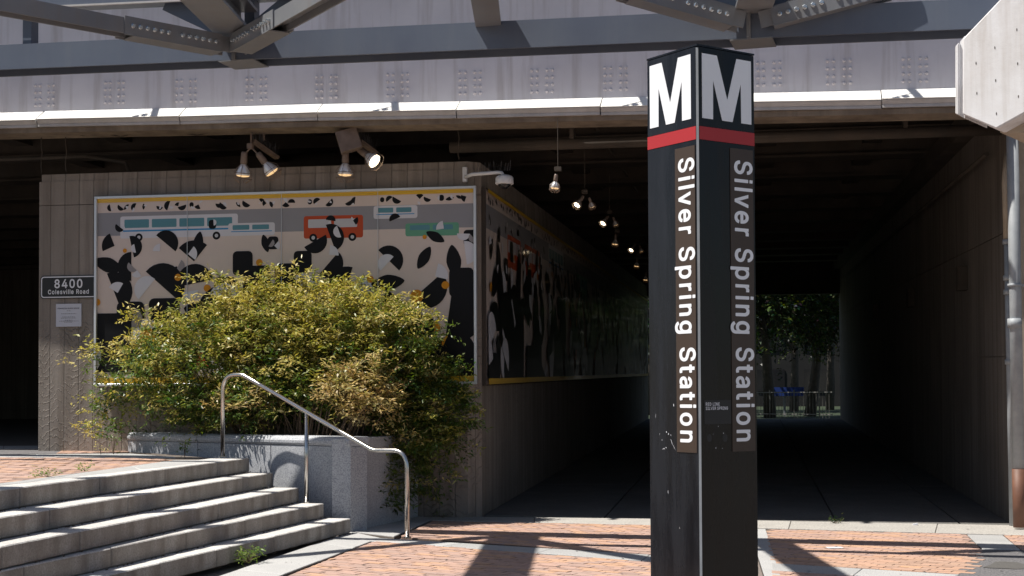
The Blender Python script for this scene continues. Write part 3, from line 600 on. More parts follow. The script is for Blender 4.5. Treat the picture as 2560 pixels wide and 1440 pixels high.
# ------------------------------------------------------------------ handrail
hr = thing('handrail', G(1018, 1345), 'stainless steel tube handrail descending beside the granite stairs and planter', 'handrail')
h0 = G(1018, 1345); h2 = G(557, 1142, ZP); h1 = G(773, 1256, 2 * H)
def at_line(px, py, t=None):                                # point on the vertical plane through the two end posts
    d = Vector((h2.x - h0.x, h2.y - h0.y, 0)).normalized(); n = Vector((d.y, -d.x, 0)); return hit(px, py, n, n.dot(h0))
def fillet(a, b, c, r, n=6):
    a, b, c = Vector(a), Vector(b), Vector(c); u = (a - b).normalized(); v = (c - b).normalized()
    p0, p1 = b + u * r, b + v * r
    return [p0 * (1 - t) ** 2 + b * 2 * t * (1 - t) + p1 * t * t for t in [i / n for i in range(n + 1)]]
T2 = at_line(557, 938); T2 = Vector((h2.x, h2.y, T2.z)); T2b = at_line(607, 937)
T1 = at_line(775, 1033); Tb = at_line(932, 1126); Tc = at_line(1016, 1126); T0 = Vector((h0.x, h0.y, Tc.z))
path = [h2] + fillet(h2, T2, T2b, .20) + fillet(T2, T2b, Tb, .05) + fillet(T2b, Tb, T0, .06) + fillet(Tb, T0, h0, .20) + [h0]
s = MB(); s.tube(path, .0265, 14); s.build('rail_tube', 'stainless', hr, smooth=True)
mt = Vector((h1.x, h1.y, 0)); dd = (T2b - Tb); tt = ((h1.xy - Tb.xy).dot(dd.xy)) / dd.xy.length_squared; tp = Tb + dd * tt
h1 = Vector((tp.x, tp.y, 2 * H))
s = MB(); s.tube([h1, tp], .025, 12); s.build('post', 'stainless', hr, smooth=True)
for p in (h0, h1, h2):
    s = MB(); s.tube([p, p + Vector((0, 0, .012))], .045, 14); s.build('base_ring', 'stainless', hr)

# ------------------------------------------------------------------ concrete walls of the bridge
CH = .16                                                    # chamfer of the near corner
ab = thing('concrete_abutment', (XL, Y0, 0), 'weathered board marked concrete wall carrying the mural beside the underpass', 'wall')
lifts = [(-.1, PY(180, 513, Y0).z), (PY(180, 513, Y0).z + .008, ZW - .10)]
for z0, z1 in lifts:
    s = MB()
    lift = lambda p: z1 + (p[1] - Y0) * SL
    s.prism(ccw([(XL, Y0), (X0 - CH, Y0), (X0, Y0 + CH), (X0, YEND), (XL, YEND)]), z0 if z0 < 0 else (lambda p: z0 + (p[1] - Y0) * SL), lift)
    s.build('concrete_lift', 'board', ab)
s = MB(); s.prism(ccw([(XL + .03, Y0 + .012), (X0 - CH, Y0 + .012), (X0 - .012, Y0 + CH), (X0 - .012, YEND), (XL + .03, YEND)]), lambda p: ZW - .25 + (p[1] - Y0) * SL, lambda p: ZW + (p[1] - Y0) * SL)
s.build('wall_head', 'board', ab)
s = MB(); s.box(XL + 1.0, X0 - .9, Y0 + .25, Y0 + .9, ZW, ZW + .02); s.build('ledge_debris', 'beam_dark', ab)
zr = PX(2330, 530, X1)
ra = thing('concrete_abutment', (X1, YR, 0), 'dark board marked concrete wall on the right side of the underpass', 'wall')
zrt = 5.1
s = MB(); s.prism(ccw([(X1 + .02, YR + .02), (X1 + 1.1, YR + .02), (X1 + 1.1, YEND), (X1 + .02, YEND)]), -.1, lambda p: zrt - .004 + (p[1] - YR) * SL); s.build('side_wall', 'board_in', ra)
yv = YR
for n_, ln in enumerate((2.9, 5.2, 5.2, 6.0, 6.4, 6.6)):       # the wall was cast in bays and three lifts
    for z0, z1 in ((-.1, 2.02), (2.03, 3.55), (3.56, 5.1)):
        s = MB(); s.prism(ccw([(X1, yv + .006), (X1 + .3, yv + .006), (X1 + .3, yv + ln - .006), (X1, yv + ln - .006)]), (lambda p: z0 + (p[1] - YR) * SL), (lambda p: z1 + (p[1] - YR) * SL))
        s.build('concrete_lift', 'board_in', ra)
    yv += ln
s = MB(); s.prism(ccw([(X1 - .22, YR + .5), (X1 + 1.0, YR + .5), (X1 + 1.0, YEND), (X1 - .22, YEND)]), lambda p: zrt + .002 + (p[1] - YR) * SL, lambda p: zrt + .28 + (p[1] - YR) * SL); s.build('haunch', 'beam_dark', ra)
xr = PY(2546, 900, YR - .25).x
s = MB(); s.box(xr, xr + 3.0, YR - .35, YR - .002, -.05, 6.2); s.build('column', 'tan', ra, bevel=.02)
# passage behind the left end of the mural wall
lp = thing('passage_walls', (XL - 6, Y0 + 6, ZP), 'dark walls of the passage left of the mural wall', 'wall')
s = MB(); s.box(-30, XL, Y0 + 26.5, Y0 + 26.9, ZP - .2, 7.5); s.build('back_wall', 'board_in', lp)
s = MB(); s.box(-30.3, -30, Y0 - .5, Y0 + 26.9, ZP - .2, 7.5); s.build('side_wall', 'board_in', lp)

# ------------------------------------------------------------------ the railway bridge
br = thing('railway_bridge', (0, Y0 - .9, 5.4), 'pale grey riveted railway bridge girder spanning above the mural and underpass', 'bridge')
gang = R(2.6)                                               # its front is turned slightly against the mural wall
GX = Vector((math.cos(gang), -math.sin(gang), 0)); GN = Vector((-math.sin(gang), -math.cos(gang), 0))   # along / outwards
go = Vector((X0, Y0 - .86, 0))
def gpx(px, py, off=0.0): return hit(px, py, GN, GN.dot(go) + off)
def gpt(s_, off, z): return go + GX * s_ + GN * off + Vector((0, 0, z))
WEB = -.22                                                  # web plane behind the ledge's lip
def zg(px, py, off):                                        # (s, z) along the girder
    p = gpx(px, py, off); return ((p - go).dot(GX), p.z)
(sa, za), (sb, zb) = zg(0, 281, WEB), zg(2380, 221, WEB)
slope = (zb - za) / (sb - sa)
def ztop(s_): return za + (s_ - sa) * slope                 # top of the lit ledge
print('girder slope', round(slope, 4), 'ztop', round(za, 2), round(zb, 2))
SMIN, SMAX = -14.0, 14.0
s = MB(); P = [gpt(SMIN, WEB, ztop(SMIN) - .3), gpt(SMAX, WEB, ztop(SMAX) - .3), gpt(SMAX, WEB, 9.0), gpt(SMIN, WEB, 9.0)]
s.extr(P, -GN * .05); s.build('girder_web', 'girder', br)
kk = GN.dot(SUNV) / SUNV.z; zo_ = 2.0; oh = WEB + kk * 2.0 + .012
s = MB(); P = [gpt(SMIN, oh, ztop(SMIN) + zo_), gpt(SMAX, oh, ztop(SMAX) + zo_), gpt(SMAX, -3, ztop(SMAX) + zo_), gpt(SMIN, -3, ztop(SMIN) + zo_)]; s.extr(P, Vector((0, 0, .35))); s.build('deck_edge', 'girder', br)
# rivets: groups of sixteen along the web
riv = MB(); riv.lathe((0, 0, 0), (0, -1, 0), [(-.002, .022), (.008, .021), (.016, .015), (.020, .004)], 10)
rme = riv.build('rivet', 'girder', None, smooth=True); rme.location = (0, 0, 0)
rmesh = rme.data; bpy.data.objects.remove(rme)
rx = [(111, 238), (286, 231), (465, 227), (641, 222), (816, 217), (994, 212), (1175, 207), (1355, 202), (1539, 196), (1714, 191), (1922, 184), (2097, 180), (2287, 174)]
for px, py in rx:
    s0, z0 = zg(px, py, WEB); sc = .0047
    for du in (-.133, -.062, .062, .133):
        for dz in (.135, .045, -.045, -.135):
            o = link('rivet', rmesh, br, gpt(s0 + du, WEB, z0 + dz + du * slope)); o.rotation_euler.z = math.atan2(GX.y, GX.x)
# lit sloping ledge made of slightly uneven lengths of plate
segp = [-200, 88, 447, 792, 1140, 1500, 1880, 2205, 2600]
SJ = [zg(px, 290, 0)[0] for px in segp]; SJ[0] = SMIN; SJ[-1] = SMAX
for k in range(len(SJ) - 1):
    a, c = SJ[k] + .006, SJ[k + 1] - .006
    if k == 1: a += .02
    d0, d1 = rnd.uniform(-.012, .012), rnd.uniform(-.012, .012); e0_, e1_ = rnd.uniform(-.02, .02), rnd.uniform(-.02, .02)
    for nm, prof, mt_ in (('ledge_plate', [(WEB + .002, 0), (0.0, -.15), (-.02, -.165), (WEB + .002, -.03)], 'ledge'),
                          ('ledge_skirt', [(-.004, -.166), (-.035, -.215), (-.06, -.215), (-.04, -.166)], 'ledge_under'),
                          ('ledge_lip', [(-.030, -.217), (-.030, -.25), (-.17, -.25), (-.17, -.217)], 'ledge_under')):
        s = MB(); q0 = [gpt(a, o + e0_ * (o > -.2), ztop(a) + d0 + z) for o, z in prof]; q1 = [gpt(c, o + e1_ * (o > -.2), ztop(c) + d1 + z) for o, z in prof]
        s.hexa(q0, q1); s.build(nm, mt_, br)
# short outriggers standing off the deck edge: their shadows fall across the ledge
for px in (378, 978, 1600, 2278):
    s0, _ = zg(px, 265, -.1); s0 -= 1.03; zo_ = 2.0 + ztop(s0)
    s = MB(); s.beam(gpt(s0, oh - .02, zo_ + .04), gpt(s0, oh + .5, zo_ + .04), .07, .07)
    s.beam(gpt(s0 - .30, oh + .24, zo_ + .04), gpt(s0 + .03, oh + .10, zo_ + .04), .018, .018)
    for q in (-.26, -.14): s.lathe(gpt(s0 + q, oh + .17 - q * .3, zo_ + .05), (0, 0, 1), [(-.03, .035), (.03, .035)], 8)
    s.build('outrigger', 'girder', br)
# soffit strip, beams and deck overhead
zs = lambda s_: ztop(s_) - .25
s = MB(); P = [gpt(SMIN, -.06, zs(SMIN) - .002), gpt(SMAX, -.06, zs(SMAX) - .002), gpt(SMAX, -.06, zs(SMAX) - .07), gpt(SMIN, -.06, zs(SMIN) - .07)]
s.extr(P, -GN * .45); s.build('bottom_flange', 'soffit', br)
DZ = ztop(0) + .25
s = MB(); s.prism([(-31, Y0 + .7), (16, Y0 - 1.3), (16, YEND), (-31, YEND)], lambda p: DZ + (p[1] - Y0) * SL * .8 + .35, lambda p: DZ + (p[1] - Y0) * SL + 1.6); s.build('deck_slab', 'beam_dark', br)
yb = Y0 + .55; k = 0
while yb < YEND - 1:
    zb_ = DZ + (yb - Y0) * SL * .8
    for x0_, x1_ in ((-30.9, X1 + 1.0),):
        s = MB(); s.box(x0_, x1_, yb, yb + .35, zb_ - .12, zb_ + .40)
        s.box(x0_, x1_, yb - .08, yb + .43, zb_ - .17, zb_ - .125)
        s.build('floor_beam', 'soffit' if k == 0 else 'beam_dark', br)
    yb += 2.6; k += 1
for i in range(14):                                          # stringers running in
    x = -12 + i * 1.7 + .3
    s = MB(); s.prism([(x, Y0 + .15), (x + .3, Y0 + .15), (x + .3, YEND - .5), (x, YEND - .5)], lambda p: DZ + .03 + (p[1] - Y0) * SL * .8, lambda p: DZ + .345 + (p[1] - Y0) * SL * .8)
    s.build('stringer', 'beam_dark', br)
# conduits hung under the first beam
zc_ = PY(2000, 340, Y0 + .1).z
s = MB(); s.tube([(X0 - .4, Y0 + .1, zc_), (X1 + .3, Y0 + .1, zc_)], .075, 12); s.build('pipe', 'beam_dark', br, smooth=True)
for x in (X0 + 1.2, X0 + 3.3, X0 + 5.4):
    s = MB(); s.box(x, x + .05, Y0 + .0, Y0 + .2, zc_ + .05, DZ + .4); s.build('pipe_hanger', 'beam_dark', br)
s = MB(); s.tube([(XL - 2, Y0 + .35, 4.95), (XL + .5, Y0 + .35, 4.95), (XL + 1.1, Y0 + .35, 4.85), (XL + 1.25, Y0 + .35, 4.5), (XL + 1.25, Y0 + .35, ZW)], .03, 8); s.build('pipe', 'beam_dark', br, smooth=True)
# end of the deck beyond, so the far mouth reads as an opening
s = MB(); s.box(-31, 16, YEND - .4, YEND, PX(1880, 745, 2.9).z if 0 else 5.0, DZ + 2.5); s.build('end_beam', 'beam_dark', br)

# service runs in the dark: conduit, boxes, drain and hanging cables
s = MB(); s.tube([(X1 - .12, YR + .8, 4.62), (X1 - .12, YR + 12, 4.62 + 12 * SL), (X1 - .12, YR + 28, 4.62 + 28 * SL)], .03, 8); s.build('conduit', 'beam_dark', br, smooth=True)
s = MB(); s.tube([(X0 + 1.25, Y0 + .6, DZ - .02), (X0 + 1.25, YEND - 2, DZ - .02 + 28 * SL * .8)], .022, 8); s.build('conduit', 'beam_dark', br, smooth=True)
for k, yy in enumerate((3.0, 9.5, 17.0)):
    s = MB(); s.box(X1 - .14, X1 - .001, Y0 + yy, Y0 + yy + .22, 3.0 + yy * SL, 3.35 + yy * SL); s.build('junction_box', 'beam_dark', ra, bevel=.01)
for px, y0_ in ((104, 325), (165, 330), (1146, 318)):
    p = PY(px, y0_ - 20, Y0 - .18); s = MB(); n = 7
    s.tube([(p.x + .01 * math.sin(i * 1.9), Y0 - .18, 5.3 - i * (5.3 - ZW) / n) for i in range(n + 1)], .006, 5); s.build('hanging_cable', 'beam_dark', br)
for i in range(5):
    p = PY(60 + i * 95, 331, Y0 - .30); s = MB(); s.tube([(p.x, Y0 - .3, p.z), (p.x + .3, Y0 - .3, p.z - .03 - .02 * (i % 3)), (p.x + .7, Y0 - .3, p.z + .01)], .008, 5); s.build('hanging_cable', 'beam_dark', br)

# ------------------------------------------------------------------ overhead steel canopy frame in front of the bridge
TA = R(16.4)                                                # turned against the camera's frontal plane
TX = (SIDE * math.cos(TA) - FWD * math.sin(TA)).normalized()   # along the chord, to the right
TN = Vector((TX.y, -TX.x, 0));                               # towards the viewer
if TN.dot(FWD) > 0: TN = -TN
ZC = 5.30                                                   # underside of the bottom chord
n0 = PD(592, 150, 15.7); ZC = n0.z
to = Vector((n0.x, n0.y, 0))
CHH = .29                                                   # chord depth
def tp_(s_, off, z): return to + TX * s_ + TN * off + Vector((0, 0, z))
def tpx(px, py, off=0.0):
    p = hit(px, py, TN, TN.dot(to) + off); return (p - to).dot(TX), p.z
s_r, z_r = tpx(1878, 96); s_m, z_m = tpx(1218, 125)
print('truss chord z', round(ZC, 2), 'right node', round(s_r, 2), round(z_r, 2))
tsl = (z_r - ZC) / s_r
def zcd(s_): return ZC + tsl * s_
tr = thing('steel_canopy_frame', (to.x, to.y, ZC), 'blue grey steel truss frame with bolted diagonal braces overhead', 'steel truss')
def tb(name, p, q, w, h, mat='steel', up=(0, 0, 1)):
    s = MB(); s.beam(p, q, w, h, up); return s.build(name, mat, tr, bevel=.004)
SL0, SR0 = -9.0, 9.6
# bottom chord: H section lying on its side - two upright flanges and the web between them
s = MB()
s.beam(tp_(SL0, 0, zcd(SL0) + CHH / 2), tp_(SR0, 0, zcd(SR0) + CHH / 2), .03, CHH)
s.beam(tp_(SL0, -.34, zcd(SL0) + CHH / 2), tp_(SR0, -.34, zcd(SR0) + CHH / 2), .03, CHH)
s.beam(tp_(SL0, -.17, zcd(SL0) + CHH / 2), tp_(SR0, -.17, zcd(SR0) + CHH / 2), .31, .02)
s.build('bottom_chord', 'steel', tr)
for s_ in (0, s_r):
    s = MB(); s.obox(tp_(s_, -.17, zcd(s_) - .008), TX, TN, (0, 0, 1), .21, .2, .006); s.obox(tp_(s_ - .02, .02, zcd(s_) + .14), TX, TN, (0, 0, 1), .02, .03, .14); s.build('gusset_plate', 'steel_warm', tr)
# upper chord in the same plane
st_, zt_ = tpx(0, 24); st2, zt2 = tpx(450, 3)
zu = lambda q: zt_ + (q - st_) * ((zt2 - zt_) / (st2 - st_))
s = MB(); s.beam(tp_(SL0, -.12, zu(SL0) + .14), tp_(SR0, -.12, zu(SR0) + .14), .24, .26); s.build('top_chord', 'steel', tr)
s = MB(); s.beam(tp_(SL0, .02, zu(SL0) + .0), tp_(SR0, .02, zu(SR0) + .0), .03, .02); s.build('top_chord_lip', 'ledge_under', tr)
# diagonals and posts in the plane of the truss
for nd, flip in ((0, 1), (s_r, 1)):
    for sgn, run in ((-1, .95), (1, .72)):
        tb('diagonal', tp_(nd + sgn * .06, -.17, zcd(nd) + CHH), tp_(nd + sgn * run, -.17, zu(nd) + .05), .16, .16)
    tb('post', tp_(nd + .09, -.19, zcd(nd) + CHH), tp_(nd + .09, -.19, zu(nd) + .02), .12, .14, up=tuple(TN))
for nd in (s_m, s_m - s_r, s_r + s_r - s_m):
    tb('post', tp_(nd, -.15, zcd(nd) + CHH), tp_(nd, -.15, zu(nd) + .02), .12, .14, up=tuple(TN))
# floor beams running forward from the nodes over the plaza
def fb(nd, w, skew):
    d = (-FWD + SIDE * skew).normalized(); p = tp_(nd, -.05, zcd(nd) + CHH + .10); q = p + d * 5.3
    s = MB(); s.beam(p + Vector((0, 0, -.13)), q + Vector((0, 0, -.13)), w, .035); s.beam(p + Vector((0, 0, .17)), q + Vector((0, 0, .17)), w, .035)
    s.beam(p + Vector((0, 0, .02)), q + Vector((0, 0, .02)), .05, .26); s.build('cross_beam', 'steel_warm', tr)
fb(0, .42, -.05); fb(s_m, .27, -.02); fb(s_r, .36, -.08)
# bolted braces: two from every node, forward over the plaza
bme = MB(); bme.lathe((0, 0, 0), (0, 0, 1), [(-.004, .026), (.012, .026), (.016, .015), (.042, .015)], 6)
bo = bme.build('bolt', 'bolt', tr, org=(0, 0, 0)); bmesh_ = bo.data; bpy.data.objects.remove(bo)
def brace(nd, px, py, z, w=.18, h=.165, ext=1.75):
    p = tp_(nd, .06, zcd(nd) + .12); q = hit(px, py, (0, 0, 1), z); d = (q - p).normalized()
    p = p + d * .10; q = p + d * ((q - p).length * ext)
    s = MB(); s.beam(p, q, w, .02); s.beam(p + Vector((0, 0, .0)), q, .02, h)
    sd = d.cross(Vector((0, 0, 1))).normalized(); u = sd.cross(d)
    s = MB(); s.beam(p - sd * w / 2, q - sd * w / 2, .02, h); s.beam(p + sd * w / 2, q + sd * w / 2, .02, h); s.beam(p, q, w, .02)
    o = s.build('brace', 'steel_warm', tr)
    for sg in (-1, 1):
        a = p + sd * sg * (w / 2 + .018) + d * .12
        s = MB(); s.beam(a, a + d * 1.15, .016, h + .03); pl_ = s.build('splice_plate', 'steel_warm', tr)
        for k in range(13):
            if k == 6: continue
            c = a + d * (.08 + k * .082) + sd * sg * .008
            b_ = link('bolt', bmesh_, pl_, c); b_.rotation_euler = (sd * sg).to_track_quat('Z', 'Y').to_euler()
    s = MB(); a = p - u * (h / 2 + .012) + d * .12; s.beam(a, a + d * 1.05, w + .06, .012); s.build('splice_plate', 'steel_warm', tr)
brace(0, 0, 12, ZC + .12)
brace(0, 790, 4, ZC + .12)
brace(s_r, 1670, 4, ZC + .12)
brace(s_r, 2110, 0, ZC + .12)
s = MB(); s.beam(tp_(SL0, 5.3, zcd(SL0) + .15), tp_(SR0, 5.3, zcd(SR0) + .15), .3, .28); s.build('front_chord', 'steel', tr)
# a lighter edge member of the frame nearer the viewer, above the picture
tb('edge_beam', tp_(SL0, .95, ZC + .95), tp_(SR0, .95, ZC + .95), .16, .2)
tb('post', tp_(-5.9, .0, zcd(-5.9) + .2), tp_(-5.9, 0, zu(-5.9)), .14, .14)

# ------------------------------------------------------------------ pale concrete bent cap, column pipes
nn = (-FWD * .80 - SIDE * .60).normalized()
cpt = PD(2400, 200, 12.6); cc = nn.dot(cpt)
cp = thing('concrete_bent_cap', cpt, 'pale sunlit concrete beam end jutting in at the upper right corner', 'concrete beam')
front = [(2406, 97), (2500, -2), (2640, -150), (2900, -150), (2900, 95), (2490, 322), (2406, 286)]
F3 = [hit(a, c_, nn, cc) for a, c_ in front]
s = MB(); s.extr(F3, -nn * .9); s.build('cap_body', 'cap_conc', cp, bevel=.012)
for hx, hy in ((2440, 157), (2542, 73), (2442, 232), (2487, 118), (2544, 158), (2489, 200), (2491, 283), (2546, 240)):
    c9 = hit(hx, hy, nn, cc + .002); ax9 = nn.cross(Vector((0, 0, 1))).normalized()
    s = MB(); s.add([c9 + ax9 * .005 * math.cos(i * .785) + Vector((0, 0, .014 * math.sin(i * .785) - .004)) for i in range(8)], [tuple(range(8))]); s.build('tie_hole', 'gum', cp)
bk = [hit(a, c_, nn, cc - .06) for a, c_ in [(2400, 104), (2412, 90), (2412, 296), (2400, 290)]]
s = MB(); s.extr(bk, -nn * .6); s.build('rebate', 'cap_conc', cp)
bk = [hit(a, c_, nn, cc - .02) for a, c_ in [(2388, 116), (2397, 106), (2397, 288), (2388, 284)]]
s = MB(); s.extr(bk, -nn * .7); s.build('edge_strip', 'cap_conc', cp, bevel=.006)
s = MB(); q = [hit(a, c_, nn, cc - .25) for a, c_ in [(2500, 300), (2900, 60), (2900, 334), (2500, 331)]]; s.extr(q, -nn * 1.0); s.build('bearing_block', 'tan', cp)

yp = YR - .55
pA = PY(2550, 1325, yp); ptop = PY(2528, 332, yp)
pp = thing('downpipe', (pA.x, yp, 0), 'thick grey galvanised downpipe with brown painted foot beside the right column', 'pipe')
zj = PY(2548, 1172, yp).z
s = MB(); s.tube([(ptop.x + .01, yp, 5.2), (pA.x - .005, yp, zj)], .07, 16); s.build('upper_pipe', 'galv', pp, smooth=True)
s = MB(); s.tube([(pA.x - .005, yp, zj - .001), (pA.x, yp, 0.02)], .077, 16); s.build('brown_foot', 'rustpaint', pp, smooth=True)
for py in (717, 820):
    z = PY(2535, py, yp).z; x = PY(2537, py, yp).x
    s = MB(); s.tube([(x, yp, z), (x, yp, z + (.035 if py < 750 else .11))], .083, 16); s.build('pipe_collar', 'galv', pp, smooth=True)
    if py < 750: s = MB(); s.box(x, x + .3, yp - .01, yp + .01, z, z + .03); s.build('strap', 'galv', pp)
yq = YR - .12
qt, qb = PY(2515, 455, yq), PY(2532, 1318, yq)
pq = thing('conduit_pipe', (qb.x, yq, 0), 'thin tan and grey conduit pipe behind the thick downpipe', 'pipe')
zs_ = [PY(2520, y_, yq).z for y_ in (455, 600, 700, 1318)]
def qx(z): return qb.x + (qt.x - qb.x) * (z - qb.z) / (qt.z - qb.z)
s = MB(); s.tube([(qx(zs_[1]), yq, zs_[1]), (qx(zs_[0]), yq, zs_[0]), (qx(zs_[0]) + .005, yq, zs_[0] + .12), (qx(zs_[0]) + .03, yq + .05, zs_[0] + .35)], [.045, .05, .045, .04], 10); s.build('upper_pipe', 'tan', pq, smooth=True)
s = MB(); s.tube([(qx(0), yq, 0), (qx(zs_[1]), yq, zs_[1])], .04, 10); s.build('lower_pipe', 'galv', pq, smooth=True)
for y_ in (605, 695, 730, 905):
    z = PY(2520, y_, yq).z; s = MB(); s.tube([(qx(z), yq, z - .03), (qx(z), yq, z + .03)], .056, 10); s.build('pipe_collar', 'galv', pq, smooth=True)

# ------------------------------------------------------------------ lettering
def glyph_mesh(text, bold=0, track=0.0):
    vs, fs = [], []; x = 0.0
    for ch in text:
        if ch == ' ': x += 260 + track; continue
        adv, data = GLYPHS[ch]; pv, pf = [], []
        for part in data.split('|'):
            n = [int(a) for a in part.split()]; pf.append(list(range(len(pv), len(pv) + len(n) // 2)))
            pv += [Vector((n[i], n[i + 1])) for i in range(0, len(n), 2)]
        r_ = delaunay_2d_cdt(pv, [], pf, 5, 1e-4); o = len(vs)
        vs.extend((p[0] + x, p[1]) for p in r_[0]); fs.extend(tuple(i + o for i in t) for t in r_[2])
        x += adv + track
    x0 = min(v[0] for v in vs); x1 = max(v[0] for v in vs)
    return [((a - x0) / (x1 - x0), c / 530) for a, c in vs], fs   # x 0..1 over the whole string, y in cap heights
def letters(name, text, mat, parent, org, ex, ey, length, cap, bold=.018, track=0.0):
    vs, fs = glyph_mesh(text, bold, track); ex = Vector(ex); ey = Vector(ey)
    s = MB(); s.add([Vector(org) + ex * (a * length) + ey * (c * cap) for a, c in vs], fs)
    return s.build(name, mat, parent)

# ------------------------------------------------------------------ station pylon
PD0 = 8.0
dL = FWD * math.cos(R(34.2)) - SIDE * math.sin(R(34.2)); dR = FWD * math.cos(R(55.8)) + SIDE * math.sin(R(55.8))
pc = PD(1746, 600, PD0); pc = Vector((pc.x, pc.y, 0)); PWID = .436
nL = Vector((dL.y, -dL.x, 0)); nL = nL if nL.dot(EYE - pc) > 0 else -nL
nR = Vector((dR.y, -dR.x, 0)); nR = nR if nR.dot(EYE - pc) > 0 else -nR
ZT = hit(1741, 110, nL, nL.dot(pc)).z
py_ = thing('station_pylon', pc + (dL + dR) * PWID / 2, 'tall square black station pylon with white M and red band in the foreground', 'sign')
def pprism(z0, z1, grow):
    c_ = pc + (dL + dR) * PWID / 2; h = PWID / 2 + grow
    q = [c_ - dL * h - dR * h, c_ + dL * h - dR * h, c_ + dL * h + dR * h, c_ - dL * h + dR * h]
    return [(p.x, p.y) for p in q]
s = MB(); s.prism(ccw(pprism(0, 0, -.004)), 0, ZT - .012); s.build('post', 'pylon', py_)
def face(n, d, flip):                                       # (u along the face left->right in the picture, z) -> point
    def f(u, z, off=.0):
        a = pc + d * (PWID * (1 - u) if flip else PWID * u)
        return Vector((a.x, a.y, z)) + n * off
    return f
fL, fR = face(nL, dL, True), face(nR, dR, False)
def zL(px, py): return hit(px, py, nL, nL.dot(pc)).z
def zR(px, py): return hit(px, py, nR, nR.dot(pc)).z
zjb = (zL(1741, 315), zL(1741, 348))
sh = [(fL, 1, nL), (fR, 0, nR)]
for f, isl, n in sh:                                        # enamel sheets: head, band, shaft
    for nm, mt_, z0, z1, t in (('head_sheet', 'pylon', zjb[1] + .002, ZT - .014, .002), ('shaft_sheet', 'pylon', .02, zjb[0] - .002, .002), ('red_band', 'red', zjb[0], zjb[1], .004)):
        if nm == 'head_sheet': z0, z1 = zjb[0] + .002, ZT - .014
        if nm == 'shaft_sheet': z1 = zjb[1] - .002
        if nm == 'red_band': z0, z1 = zjb[1], zjb[0]
        a, c = (.0, .975) if isl else (.025, 1.0)
        s = MB(); s.extr([f(a, z0, 0), f(c, z0, 0), f(c, z1, 0), f(a, z1, 0)], n * t); s.build(nm, mt_ if isl or mt_ != 'pylon' else 'pylon_shade', py_)
s = MB(); e = (nL + nR).normalized(); s.obox(Vector((pc.x, pc.y, ZT / 2)) - e * .007, e, Vector((e.y, -e.x, 0)), (0, 0, 1), .006, .007, ZT / 2 - .02); s.build('corner_trim', 'galv', py_)
s = MB(); s.prism(ccw(pprism(0, 0, .004)), ZT - .010, ZT); s.build('cap_sheet', 'pylon', py_)
MG = [(0, 0), (.215, 0), (.22, .61), (.40, 0), (.61, 0), (.785, .62), (.79, 0), (1, 0), (1, 1), (.70, 1), (.505, .33), (.30, 1), (0, 1)]
zm1, zm0 = zL(1690, 146), zL(1690, 306)
zm1, zm0 = (zR(1754, 133), zR(1755, 295))
for f, isl in ((fL, 1), (fR, 0)):
    u0, u1 = (.055, .885) if isl else (.075, .945)
    s = MB(); pts = [f(u0 + (u1 - u0) * a, zm0 + (zm1 - zm0) * c, .0028) for a, c in MG]
    s.extr(pts, (nL if isl else nR) * .002)
    s.build('letter_m', 'white_letter', py_)
for o in list(py_.children):
    pass
# brown name panels with vertical lettering
for f, isl, d, n in ((fL, 1, dL, nL), (fR, 0, dR, nR)):
    zf_ = zL if isl else zR
    u0, u1 = (.565, .955) if isl else (.555, .965)
    zt1, zb1 = (zL(1714, 368), zL(1718, 1131)) if isl else (zR(1858, 374), zR(1862, 1128))
    s = MB(); s.extr([f(u0, zb1, .002), f(u1, zb1, .002), f(u1, zt1, .002), f(u0, zt1, .002)], n * .004); pan = s.build('name_panel', 'brown_panel', py_)
    ztx, zbx = (zL(1716, 395), zL(1718, 1106)) if isl else (zR(1860, 403), zR(1866, 1103))
    ub, uc = (.645, .95) if isl else (.635, .95)
    ex = Vector((0, 0, -1)); ey = (f(1, 0) - f(0, 0)).normalized()
    letters('lettering', 'Silver Spring Station', 'white_letter', pan, f(ub, ztx, .0075), ex, ey, ztx - zbx, (uc - ub) * PWID * 1.0, .026)
# small line plate
z1, z0 = zR(1790, 1000), zR(1790, 1060)
s = MB(); s.extr([fR(.07, z0, .002), fR(.54, z0, .002), fR(.54, z1, .002), fR(.07, z1, .002)], nR * .002); lpn = s.build('line_plate', 'black_sign', py_)
ex = (fR(1, 0) - fR(0, 0)).normalized()
letters('lettering', 'RED LINE', 'white_sign', lpn, fR(.095, zR(1770, 1014), .005), ex, (0, 0, 1), .24 * PWID, .0175, .014)
letters('lettering', 'SILVER SPRING', 'white_sign', lpn, fR(.095, zR(1770, 1024.5), .005), ex, (0, 0, 1), .385 * PWID, .0175, .014)
# chips and scratches in the enamel, a ghost of two removed discs
s = MB()
def chip(f, u, z, w, h, a=0.0):
    c_, s__ = math.cos(a), math.sin(a)
    q = [(-w, -h * .3), (w * .4, -h), (w, h * .5), (-w * .2, h)]
    s.add([f(u + (x * c_ - y * s__) / PWID, z + x * s__ + y * c_, .0026) for x, y in q], [(0, 1, 2, 3)])
for px, py, w, h, a in ((1685, 1013, .003, .009, .1), (1667, 1080, .003, .006, .4), (1672, 1085, .003, .006, 0), (1680, 1105, .0015, .022, .5), (1686, 1118, .001, .02, .6), (1659, 1122, .008, .002, .5), (1666, 1119, .006, .002, -.6), (1656, 1100, .002, .004, 0), (1640, 1040, .001, .012, 0), (1678, 1088, .0015, .006, .4), (1650, 1085, .0012, .006, .2), (1671, 1230, .0015, .012, .1), (1700, 1320, .0015, .006, .2), (1662, 1122, .003, .003, 0)):
    u = ((hit(px, py, nL, nL.dot(pc)) - pc).dot(dL)) / PWID; chip(fL, 1 - u, zL(px, py), w, h, a)
